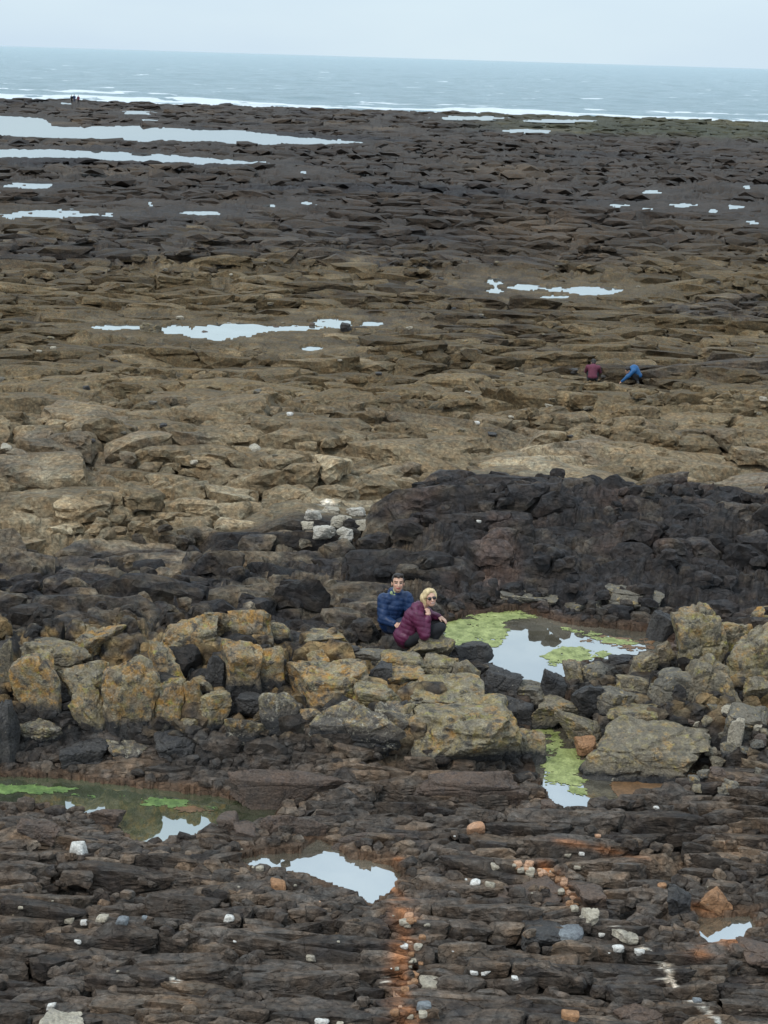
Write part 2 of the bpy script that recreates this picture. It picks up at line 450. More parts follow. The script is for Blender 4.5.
def land_colour(X, Y, z, H, T, W, wet, slope):
    w_f, w_r, w_d, w_t, w_a = W
    n1 = fbm(X * 0.9, Y * 0.9, 4, 501); n2 = fbm(X * 3.3, Y * 3.3, 5, 502); n3 = fbm(X * 0.22, Y * 0.22, 4, 503)
    n4 = fbm(X * 9, Y * 9, 4, 504)
    one = np.ones((X.shape[0], 1))
    f = one * np.array([0.074, 0.064, 0.057])
    f = mixc(f, (0.115, 0.088, 0.066), sstep(-0.0, 0.7, n1 + 0.4 * T))
    f = mixc(f, (0.042, 0.037, 0.037), sstep(0.1, 0.5, n2 - 0.3 * T) * 0.7)
    f = mixc(f, (0.15, 0.115, 0.085), sstep(0.35, 0.75, n2 * 0.7 + T * 0.5) * 0.55)
    st = np.zeros(X.shape)
    for pts, w in STAIN:
        d = line_d(X, Y, pts)
        st = np.maximum(st, np.exp(-(d / w) ** 2) * sstep(-0.2, 0.25, n2 + 0.15))
    f = mixc(f, (0.34, 0.15, 0.065), st * 0.75)
    f = mixc(f, (0.24, 0.115, 0.055), sstep(0.38, 0.62, n1 * 0.5 + n4 * 0.3 + 0.1) * 0.35)
    r = one * np.array([0.042, 0.040, 0.040])
    up = sstep(3.45, 3.95, z + 0.25 * n1)
    r = mixc(r, (0.20, 0.145, 0.075), up * sstep(-0.15, 0.35, n2 + 0.5 * T))
    r = mixc(r, (0.30, 0.27, 0.22), sstep(0.35, 0.5, n4) * sstep(3.3, 3.5, z) * 0.8)
    back = sstep(18.0, 18.8, Y + 0.4 * n1)
    r = mixc(r, (0.055, 0.05, 0.047), back * 0.8)
    d = one * np.array([0.040, 0.038, 0.040])
    u = X / Y
    left = 1 - sstep(-0.02, 0.05, u)
    d = mixc(d, (0.12, 0.10, 0.075), sstep(-0.05, 0.45, n1 * 0.6 + n2 * 0.5 + T * 0.3 + 0.12 * left) * (0.35 + 0.65 * left))
    d = mixc(d, (0.19, 0.16, 0.12), sstep(0.25, 0.6, n2 + 0.35 * T) * (0.12 + 0.6 * left))
    d = mixc(d, (0.115, 0.08, 0.068), sstep(0.1, 0.5, fbm(X * 0.8 + 9, Y * 0.8, 3, 506)) * 0.5 * (1 - left))
    t = one * np.array([0.178, 0.142, 0.092])
    t = mixc(t, (0.125, 0.105, 0.080), sstep(0.0, 0.45, n1 * 0.6 + n3 * 0.8 + 0.25 * T))
    t = mixc(t, (0.122, 0.092, 0.051), sstep(30, 38, Y + 3 * n3) * 0.75)
    pal = np.zeros(X.shape)
    for p in PALE:
        pal = np.maximum(pal, sstep(0.5, -0.8, poly_sd(X, Y, p) + 0.8 * n1))
    t = mixc(t, (0.33, 0.285, 0.205), pal * sstep(-0.5, 0.3, n2 + 0.3 * T) * 0.8)
    qz = sstep(0.1, -0.25, poly_sd(X, Y, QUARTZ[0]) + 1.0 * n1)
    t = mixc(t, (0.55, 0.52, 0.46), qz * sstep(-0.05, 0.25, n2 + 0.3 * T))
    t = mixc(t, (0.075, 0.06, 0.045), sstep(0.3, 0.6, n4 * 0.6 + n2 * 0.5) * 0.5)
    a = one * np.array([0.095, 0.073, 0.043])
    fn = fbm(X * 0.06, Y * 0.035, 4, 510)
    dk = sstep(70, 108, Y + 26 * fn)
    a = mixc(a, (0.036, 0.030, 0.028), dk * 0.9)
    a = mixc(a, (0.18, 0.145, 0.095), sstep(0.2, 0.6, n1 + 0.3 * T) * (1 - dk) * 0.7)
    a = mixc(a, (0.045, 0.036, 0.028), sstep(0.05, 0.5, n1 * 0.7 + fn - 0.2 * T) * 0.75)
    a = mixc(a, (0.085, 0.064, 0.045), sstep(0.15, 0.5, fbm(X * 0.05 + 5, Y * 0.03, 5, 511)) * dk * 0.8)
    a = mixc(a, (0.022, 0.021, 0.024), sstep(0.05, 0.4, fbm(X * 0.03 + 5, Y * 0.05, 4, 512)) * dk * 0.8)
    gr = sstep(235, 262, Y) * sstep(0.02, 0.1, u)
    a = mixc(a, (0.06, 0.068, 0.036), gr * 0.5)
    dm = np.zeros(X.shape)
    for p in DARKP:
        dm = np.maximum(dm, sstep(0.6, -1.2, poly_sd(X, Y, p) + 2.0 * n1 + 1.2 * n3) * 0.8)
    c = f * w_f[:, None] + r * w_r[:, None] + d * w_d[:, None] + t * w_t[:, None] + a * w_a[:, None]
    c = mixc(c, (0.040, 0.036, 0.036), dm * sstep(-0.3, 0.2, n2 + 0.2))
    # block to block differences of the rock itself
    c = c * (1 + 0.38 * np.clip(T, -1, 1))[:, None]
    vn = np.zeros(X.shape)
    for pts, w in VEINS:
        dd = line_d(X + 0.05 * n1 + 0.03 * n4, Y + 0.06 * n2, pts)
        vn = np.maximum(vn, sstep(w, w * 0.5, dd))
    c = mixc(c, (0.72, 0.69, 0.63), vn * sstep(-0.35, -0.1, n4))
    wn = wet * (Y < 30)
    c = mixc(c, (0.085, 0.05, 0.028), wn * 0.55)
    c = c * (1 + 0.12 * w_f - 0.10 * w_d)[:, None] * np.array([1.07, 1.0, 0.90])
    return np.clip(c, 0.01, 0.9)


# ------------------------------------------------------------------ materials
class NT:
    def __init__(s, name):
        s.m = bpy.data.materials.new(name); s.m.use_nodes = True
        s.t = s.m.node_tree; s.t.nodes.clear()

    def n(s, kind, **kw):
        a = s.t.nodes.new('ShaderNode' + kind)
        for k, v in kw.items():
            if k.startswith('i_'):
                a.inputs[int(k[2:]) if k[2:].isdigit() else k[2:].replace('_', ' ')].default_value = v
            else:
                setattr(a, k, v)
        return a

    def l(s, a, b, ao=0, bi=0):
        s.t.links.new(a.outputs[ao], b.inputs[bi])

    def ramp(s, src, pts, out=0):
        r = s.n('ValToRGB')
        e = r.color_ramp.elements
        while len(e) < len(pts):
            e.new(0.5)
        for i, (p, c) in enumerate(pts):
            e[i].position = p; e[i].color = (*c, 1) if isinstance(c, tuple) else (c, c, c, 1)
        s.l(src, r, out, 0)
        return r

    def noise(s, co, scale, detail=5, rough=0.6, kind='Noise', **kw):
        a = s.n('Tex' + kind)
        a.inputs['Scale'].default_value = scale
        if kind == 'Noise':
            a.inputs['Detail'].default_value = detail; a.inputs['Roughness'].default_value = rough
        if co is not None:
            s.t.links.new(co, a.inputs['Vector'])
        return a

    def mix(s, a, b, f, mode='MIX'):
        x = s.n('Mix', data_type='RGBA', blend_type=mode)
        for v, i in ((f, 0), (a, 6), (b, 7)):
            if isinstance(v, (int, float)):
                x.inputs[i].default_value = v
            elif isinstance(v, tuple):
                x.inputs[i].default_value = (*v, 1)
            else:
                s.t.links.new(v, x.inputs[i])
        return x.outputs[2]

    def out(s, col, rough=0.8, bump=None, bs=0.3, bd=0.01, spec=0.35, **kw):
        b = s.n('BsdfPrincipled')
        if isinstance(col, tuple):
            b.inputs['Base Color'].default_value = (*col, 1)
        else:
            s.t.links.new(col, b.inputs['Base Color'])
        if isinstance(rough, float):
            b.inputs['Roughness'].default_value = rough
        else:
            s.t.links.new(rough, b.inputs['Roughness'])
        b.inputs['Specular IOR Level'].default_value = spec
        for k, v in kw.items():
            b.inputs[k.replace('_', ' ')].default_value = v
        if bump is not None:
            q = s.n('Bump'); q.inputs['Strength'].default_value = bs; q.inputs['Distance'].default_value = bd
            s.t.links.new(bump, q.inputs['Height']); s.l(q, b, 0, b.inputs.find('Normal'))
        o = s.n('OutputMaterial'); s.l(b, o)
        return s.m


def land_material():
    t = NT('foreshore_rock')
    at = t.n('Attribute', attribute_name='albedo')
    ge = t.n('NewGeometry')
    pos = ge.outputs['Position']
    a = t.noise(pos, 14, 6, 0.68); b = t.noise(pos, 2.3, 6, 0.65); c = t.noise(pos, 60, 4, 0.7)
    ra = t.ramp(a, [(0.3, 0.5), (0.5, 0.95), (0.68, 1.6)])
    rb = t.ramp(b, [(0.3, 0.7), (0.5, 1.0), (0.7, 1.3)])
    rc = t.ramp(c, [(0.3, 0.75), (0.7, 1.25)])
    k = t.mix(at.outputs['Color'], ra.outputs[0], 1.0, 'MULTIPLY')
    k = t.mix(k, rb.outputs[0], 1.0, 'MULTIPLY')
    k = t.mix(k, rc.outputs[0], 0.8, 'MULTIPLY')
    # warm and cool mineral tinge, and small pale barnacle flecks
    tn = t.ramp(t.noise(pos, 5.1, 4, 0.6), [(0.35, (1.12, 0.97, 0.86)), (0.65, (0.92, 1.0, 1.1))])
    k = t.mix(k, tn.outputs[0], 0.8, 'MULTIPLY')
    rr = t.ramp(b, [(0.35, 0.62), (0.65, 0.92)])
    ad = t.n('Math', operation='ADD'); t.l(a, ad, 0, 0); t.l(c, ad, 0, 1)
    d = t.noise(pos, 0.8, 5, 0.7)
    k = t.mix(k, t.ramp(d, [(0.3, 0.78), (0.7, 1.22)]).outputs[0], 0.9, 'MULTIPLY')
    wv = t.n('Mix', data_type='VECTOR'); wv.inputs[0].default_value = 0.18
    t.t.links.new(pos, wv.inputs[4]); t.t.links.new(b.outputs['Color'], wv.inputs[5])
    ms = t.n('Mapping'); ms.inputs['Scale'].default_value = (1.0, 1.3, 2.2); t.t.links.new(wv.outputs[1], ms.inputs[0])
    v = t.n('TexVoronoi', feature='DISTANCE_TO_EDGE'); v.inputs['Scale'].default_value = 5.0
    t.l(ms, v)
    cr_ = t.ramp(v, [(0.0, 0.0), (0.035, 1.0)])
    b1 = t.n('Bump'); b1.inputs['Strength'].default_value = 0.7; b1.inputs['Distance'].default_value = 0.03; t.l(cr_, b1, 0, b1.inputs.find('Height'))
    b2 = t.n('Bump'); b2.inputs['Strength'].default_value = 0.75; b2.inputs['Distance'].default_value = 0.03; t.l(ad, b2, 0, b2.inputs.find('Height')); t.l(b1, b2, 0, b2.inputs.find('Normal'))
    m = t.out(k, rr.outputs[0], None, spec=0.16)
    pb = [q for q in t.t.nodes if q.type == 'BSDF_PRINCIPLED'][0]
    t.l(b2, pb, 0, pb.inputs.find('Normal'))
    return m


def boulder_material(name, base, alt, dark, lich=0.0, crust=0.0, orange=0.5, rough=0.85, scale=1.0):
    """stone with optional orange and yellow lichen on its weathered upper part and pale crust spots"""
    t = NT(name)
    ge = t.n('NewGeometry'); pos = ge.outputs['Position']
    at = t.n('Attribute', attribute_name='weather')
    n1 = t.noise(pos, 3.2 * scale, 6, 0.65); n2 = t.noise(pos, 11 * scale, 6, 0.68); n3 = t.noise(pos, 42 * scale, 3, 0.6)
    k = t.mix(base, alt, t.ramp(n1, [(0.35, 0.0), (0.65, 1.0)]).outputs[0])
    k = t.mix(k, dark, t.ramp(n2, [(0.52, 0.0), (0.66, 0.8)]).outputs[0])
    if lich > 0:
        lc = t.mix((0.21, 0.16, 0.075), (0.32, 0.17, 0.05), t.ramp(t.noise(pos, 4.5, 4, 0.6), [(0.5 - 0.14 * orange, 0.0), (0.72 - 0.2 * orange, 1.0)]).outputs[0])
        lc = t.mix(lc, (0.25, 0.22, 0.05), t.ramp(t.noise(pos, 6.3, 4, 0.7), [(0.55, 0.0), (0.66, 0.9)]).outputs[0])
        lc = t.mix(lc, (0.28, 0.235, 0.155), t.ramp(t.noise(pos, 8.7, 5, 0.7), [(0.48, 0.0), (0.62, 0.9)]).outputs[0])
        lc = t.mix(lc, (0.16, 0.14, 0.11), t.ramp(t.noise(pos, 5.2, 5, 0.7), [(0.42, 0.0), (0.6, 0.75)]).outputs[0])
        ms = t.n('Math', operation='MULTIPLY_ADD'); t.l(n2, ms, 0, 0); ms.inputs[1].default_value = 1.1; t.l(at, ms, 2, 2)
        lc = t.mix(lc, (0.05, 0.046, 0.042), t.ramp(t.noise(pos, 7.1, 7, 0.75), [(0.52, 0.0), (0.60, 0.85)]).outputs[0])
        mk = t.ramp(ms, [(0.62 + 0.35 * (1 - lich), 0.0), (0.80 + 0.35 * (1 - lich), 1.0)])
        blk = t.mix((0.034, 0.033, 0.034), (0.075, 0.068, 0.06), t.ramp(n1, [(0.4, 0.0), (0.7, 1.0)]).outputs[0])
        k0 = t.mix(blk, k, t.ramp(ms, [(0.45, 0.0), (0.7, 1.0)]).outputs[0])
        k = t.mix(k0, lc, mk.outputs[0])
    if crust > 0:
        v = t.noise(pos, 13, 6, 0.75)
        k = t.mix(k, (0.34, 0.30, 0.23), t.ramp(v, [(0.66 - 0.06 * crust, 0.0), (0.73 - 0.06 * crust, 0.85)]).outputs[0])
    k = t.mix(k, t.ramp(n3, [(0.3, 0.68), (0.7, 1.3)]).outputs[0], 1.0, 'MULTIPLY')
    k = t.mix(k, t.ramp(n2, [(0.3, 0.75), (0.7, 1.22)]).outputs[0], 1.0, 'MULTIPLY')
    ad = t.n('Math', operation='ADD'); t.l(n2, ad, 0, 0); t.l(n3, ad, 0, 1)
    wv = t.n('Mix', data_type='VECTOR'); wv.inputs[0].default_value = 0.3
    t.t.links.new(pos, wv.inputs[4]); t.t.links.new(n1.outputs['Color'], wv.inputs[5])
    v = t.n('TexVoronoi', feature='DISTANCE_TO_EDGE'); v.inputs['Scale'].default_value = 3.4 * scale
    mq = t.n('Mapping'); mq.inputs['Scale'].default_value = (0.9, 0.9, 0.5); mq.inputs['Rotation'].default_value = (0.3, 0.5, 0.2)
    t.l(wv, mq, 1, 0); t.l(mq, v, 0, 0)
    b1 = t.n('Bump'); b1.inputs['Strength'].default_value = 0.7; b1.inputs['Distance'].default_value = 0.025
    gm = t.ramp(t.noise(pos, 1.7, 4, 0.6), [(0.46, 0.0), (0.58, 1.0)])      # the cracks come and go
    t.t.links.new(t.mix((1.0, 1.0, 1.0), t.ramp(v, [(0.0, 0.0), (0.03, 1.0)]).outputs[0], gm.outputs[0]), b1.inputs['Height'])
    b2 = t.n('Bump'); b2.inputs['Strength'].default_value = 0.8; b2.inputs['Distance'].default_value = 0.028
    t.l(ad, b2, 0, b2.inputs.find('Height')); t.l(b1, b2, 0, b2.inputs.find('Normal'))
    m = t.out(k, rough, None, spec=0.22)
    pb = [q for q in t.t.nodes if q.type == 'BSDF_PRINCIPLED'][0]
    t.l(b2, pb, 0, pb.inputs.find('Normal'))
    return m


MAT = dict(
    lichen=boulder_material('lichen_rock', (0.19, 0.155, 0.10), (0.14, 0.12, 0.09), (0.06, 0.052, 0.045), 0.9, 0.7, 0.25),
    orange=boulder_material('orange_lichen_rock', (0.19, 0.15, 0.10), (0.16, 0.12, 0.08), (0.07, 0.055, 0.04), 1.0, 0.5, 0.85),
    tan=boulder_material('tan_rock', (0.185, 0.15, 0.105), (0.125, 0.108, 0.082), (0.055, 0.05, 0.045), 0.45, 0.6, 0.2),
    grey=boulder_material('grey_rock', (0.115, 0.105, 0.09), (0.16, 0.135, 0.10), (0.045, 0.042, 0.042), 0.12, 0.4, 0.1),
    black=boulder_material('black_rock', (0.038, 0.036, 0.036), (0.07, 0.062, 0.055), (0.024, 0.023, 0.024), 0, 0.1, 0, 0.6),
    brown=boulder_material('brown_rock', (0.085, 0.066, 0.054), (0.12, 0.08, 0.058), (0.045, 0.038, 0.036), 0, 0.0, 0, 0.72),
    crusty=boulder_material('crusted_rock', (0.12, 0.10, 0.08), (0.08, 0.07, 0.06), (0.04, 0.037, 0.035), 0.45, 1.7, 0.3),
    rust=boulder_material('rusty_rock', (0.34, 0.18, 0.09), (0.26, 0.14, 0.075), (0.13, 0.085, 0.055), 0, 0.4, 0),
    peach=boulder_material('peach_stone', (0.50, 0.31, 0.20), (0.42, 0.22, 0.12), (0.22, 0.13, 0.09), 0, 0, 0, 0.7),
    pale=boulder_material('pale_stone', (0.42, 0.36, 0.27), (0.30, 0.26, 0.20), (0.16, 0.14, 0.12), 0, 0, 0, 0.7),
    quartz=boulder_material('quartz_coated_rock', (0.50, 0.46, 0.40), (0.34, 0.30, 0.24), (0.20, 0.17, 0.14), 0, 0, 0, 0.8),
    white=boulder_material('white_stone', (0.66, 0.63, 0.58), (0.54, 0.50, 0.44), (0.34, 0.30, 0.26), 0, 0, 0, 0.6),
    slate=boulder_material('slate_stone', (0.20, 0.21, 0.21), (0.14, 0.145, 0.15), (0.08, 0.08, 0.085), 0, 0, 0, 0.7),
)


def link_mesh(name, verts, faces, mat=None, parent=None, smooth=True, loc=None):
    me = bpy.data.meshes.new(name)
    verts = np.asarray(verts, np.float32)
    faces = np.asarray(faces, np.int32)
    n, k = faces.shape
    me.vertices.add(len(verts)); me.vertices.foreach_set('co', verts.ravel())
    me.loops.add(n * k); me.loops.foreach_set('vertex_index', faces.ravel())
    me.polygons.add(n); me.polygons.foreach_set('loop_start', np.arange(0, n * k, k, dtype=np.int32))
    me.polygons.foreach_set('use_smooth', np.full(n, smooth))
    me.update(calc_edges=True)
    if mat:
        me.materials.append(mat)
    o = bpy.data.objects.new(name, me)
    COL.objects.link(o)
    if parent:
        o.parent = parent
    if loc is not None:
        o.location = loc
    return o


def attr(o, name, vals):
    a = o.data.attributes.new(name, 'FLOAT', 'POINT')
    a.data.foreach_set('value', np.asarray(vals, np.float32))


def cattr(o, name, c):
    a = o.data.color_attributes.new(name, 'FLOAT_COLOR', 'POINT')
    q = np.ones((len(c), 4), np.float32); q[:, :3] = c
    a.data.foreach_set('color', q.ravel())


def tag(o, label, cat, group=None):
    o['label'] = label; o['category'] = cat
    if group:
        o['group'] = group
    return o


# ------------------------------------------------------------------ the foreshore, one sheet
def build_land(NC=940, NR=1420, NS=110):
    core = np.linspace(-0.325, 0.325, NC)
    side = 0.325 + (np.linspace(0, 1, NS + 1)[1:] ** 2.2) * 1.5
    us = np.concatenate([-side[::-1], core, side])
    nu = len(us)
    # rows are spaced evenly along the lie of the land
    yd = np.exp(np.linspace(math.log(6.0), math.log(590), 5000))
    cum = []
    for u in us:
        z = macro(u * yd, yd)
        dz = np.diff(z); dy = np.diff(yd)
        ym = 0.5 * (yd[1:] + yd[:-1]); dr = HC - 0.5 * (z[1:] + z[:-1])
        L = np.sqrt((dy * np.maximum(dr, 2) / ym) ** 2 + (dz * 0.9) ** 2) / ym
        cum.append(np.concatenate([[0], np.cumsum(L + 0.00025 * dy / ym)]))
    cum = np.array(cum); cum /= cum[:, -1:]
    k = np.hanning(61); k /= k.sum()
    cum = np.apply_along_axis(lambda c: np.convolve(np.pad(c, 30, mode='edge'), k, 'valid'), 0, cum)
    sv = np.linspace(0, 1, NR)
    Y = np.array([np.interp(sv, cum[j], yd) for j in range(nu)]).T      # NR x nu
    X = Y * us[None, :]
    X = X.ravel(); Y = Y.ravel()
    z, H, T, W, wet = ground(X, Y)
    rim = np.maximum(RIM, wet)
    co = np.stack([X, Y, z], 1)
    # push the steep faces a little in and out, so that blocks undercut and overhang
    n = fbm(X * 1.2, (z + 0.1 * Y) * 13, 4, 601)
    co[:, 1] += n * 0.03
    co[:, 0] += fbm(X * 4 + 40, (Y + z * 2) * 4, 3, 602) * 0.012
    idx = np.arange(NR * nu).reshape(NR, nu)
    # rock faces break into blocks in every direction: carve along the surface normal
    g = co.reshape(NR, nu, 3)
    gu = np.gradient(g, axis=1); gv = np.gradient(g, axis=0)
    nrm = np.cross(gu, gv)
    nrm /= np.linalg.norm(nrm, axis=2)[:, :, None] + 1e-9
    for ax in (0, 1):
        c_ = np.cumsum(np.pad(nrm, [(4, 3) if ax == 0 else (0, 0), (4, 3) if ax == 1 else (0, 0), (0, 0)], mode='edge'), axis=ax)
        nrm = (c_[7:, :] - np.concatenate([np.zeros_like(c_[:1]), c_[:-8]], 0)) if ax == 0 else (c_[:, 7:] - np.concatenate([np.zeros_like(c_[:, :1]), c_[:, :-8]], 1))
    nrm = nrm.reshape(-1, 3)
    nrm /= np.linalg.norm(nrm, axis=1)[:, None] + 1e-9
    disp = np.zeros(len(co))
    calm = 1 - 0.85 * np.clip(np.maximum(wet, rim * (Y > 40)), 0, 1) * (0.5 + 0.5 * (Y > 40))
    for w, cells in ((W[0], [(0.34, 0.24, 0.11, 0.022, 0.030, 0.012), (0.13, 0.10, 0.05, 0.009, 0.013, 0.007)]),
                     (W[1], [(0.42, 0.36, 0.30, 0.035, 0.05, 0.016), (0.17, 0.14, 0.11, 0.014, 0.022, 0.009)]),
                     (W[2], [(0.55, 0.42, 0.24, 0.045, 0.06, 0.020), (0.21, 0.17, 0.10, 0.018, 0.026, 0.011)]),
                     (W[3], [(1.5, 1.1, 0.5, 0.05, 0.09, 0.032), (0.5, 0.42, 0.22, 0.022, 0.04, 0.020)]),
                     (W[4], [(2.2, 1.8, 0.6, 0.12, 0.12, 0.10), (0.9, 0.7, 0.3, 0.05, 0.06, 0.05)])):
        m = w > 0.001
        q = co[m]
        if not len(q):
            continue
        wp = np.stack([fbm(q[:, 0] * 1.1, q[:, 1] + q[:, 2], 2, 611), fbm(q[:, 0] * 1.1 + 7, q[:, 1] + q[:, 2], 2, 612), fbm(q[:, 0] * 0.8, q[:, 1] * 0.8, 2, 613)], 1)
        dd = np.zeros(len(q))
        for k, (sx, sy, sz, am, cd, cw) in enumerate(cells):
            fade = sstep(1.5, 5.0, sx * FPX / q[:, 1] * 0.5)
            r = q.copy()
            r[:, 2] += 0.25 * r[:, 1] - 0.1 * r[:, 0]
            e, off, rn = vor3((r + wp * sx * 0.35) / np.array([sx, sy, sz]), 620 + k)
            em = e * min(sx, sy, sz * 1.6)
            gate = sstep(-0.3, 0.2, fbm(q[:, 0] / sx * 0.5, (q[:, 1] + q[:, 2]) / sy * 0.5, 2, 640 + k))
            dd += fade * (am * (rn - 0.5) * 2 - (cd * np.exp(-(em / cw) ** 2) + 0.3 * cd * np.exp(-em / (2.5 * cw))) * (0.3 + 0.7 * gate))
            T[m] += ((rn - 0.5) * 0.45 * fade * w[m]).astype(F32)
        disp[m] += dd * w[m]
    co[:, 2] -= 0.19 * (1 - rim) * (Y < 330) * np.clip(Y / 25, 1, 1.6)
    disp += 0.012 * fbm3(co * 6.0, 3, 650) * np.clip(Y / 20, 1, 3)
    co += nrm * (disp * calm * (0.45 + 0.55 * sstep(40, 60, Y)))[:, None]
    f = np.stack([idx[:-1, :-1], idx[:-1, 1:], idx[1:, 1:], idx[1:, :-1]], -1).reshape(-1, 4)
    f = np.concatenate([f[:, [0, 1, 2]], f[:, [0, 2, 3]]])
    col = land_colour(X, Y + 1.3 * (z - macro(X, Y)), z, H, T, W, wet, None)
    bv, bf, bc = bedrock_blocks()
    bf = bf + len(co)
    o = link_mesh('ground', np.concatenate([co, bv]), np.concatenate([f, bf]), land_material())
    sm = np.ones(len(f) + len(bf), bool); sm[len(f):] = False
    o.data.polygons.foreach_set('use_smooth', sm)
    cattr(o, 'albedo', np.concatenate([col, bc]))
    o['kind'] = 'structure'
    o['label'] = 'rocky foreshore of jointed bedrock, ledges and pools'
    return o


_ico = {}


def ico(sub):
    if sub not in _ico:
        bm = bmesh.new()
        bmesh.ops.create_icosphere(bm, subdivisions=sub, radius=1)
        v = np.array([q.co[:] for q in bm.verts]); f = np.array([[q.index for q in p.verts] for p in bm.faces])
        bm.free()
        _ico[sub] = (v / np.linalg.norm(v, axis=1)[:, None], f)
    return _ico[sub]


def stone(seed, sub=4, box=0.75, sharp=14, rough=0.04, cuts=7, pebble=False):
    """an angular stone about two units across: faces of a jointed block, broken corners, rough skin"""
    rg = np.random.RandomState(seed)
    d, f = ico(sub)
    P = []
    for ax in range(3):
        for sg in (-1, 1):
            n = rg.normal(0, 0.16 if pebble else 0.27, 3); n[ax] = sg; P.append((n / np.linalg.norm(n), box * rg.uniform(0.82, 1.12)))
    for i in range(cuts):
        n = rg.normal(0, 1, 3); P.append((n / np.linalg.norm(n), rg.uniform(0.66, 1.0)))
    acc = 0
    for n, dist in P:
        acc = acc + np.maximum(d @ n / dist, 0) ** sharp
    r = acc ** (-1.0 / sharp)
    v = d * r[:, None]
    if not pebble:
        wv = np.stack([noise3(v * 1.1 + seed * 1.3 + q * 9.1, seed % 71 + q) for q in range(3)], 1)
        v = v + 0.16 * wv
    k = fbm3(v * 2.2 + seed * 3.1, 4, seed % 97, 0.6)
    v = v * (1 + rough * 2.2 * k)[:, None]
    if not pebble:
        e, off, rn = vor3(v * np.array([1.0, 1.0, 1.5]) + seed * 1.7, seed % 89)
        v = v * (1 - 0.10 * np.exp(-(e / 0.05) ** 2) + 0.09 * (rn - 0.5))[:, None]
        e, off, rn = vor3(v * np.array([2.6, 2.6, 3.6]) + seed * 1.1, seed % 79)
        v = v * (1 - 0.03 * np.exp(-(e / 0.06) ** 2) + 0.035 * (rn - 0.5))[:, None]
    return v, f


def rotm(rx, ry, rz):
    return np.array(Euler((rx, ry, rz)).to_matrix())


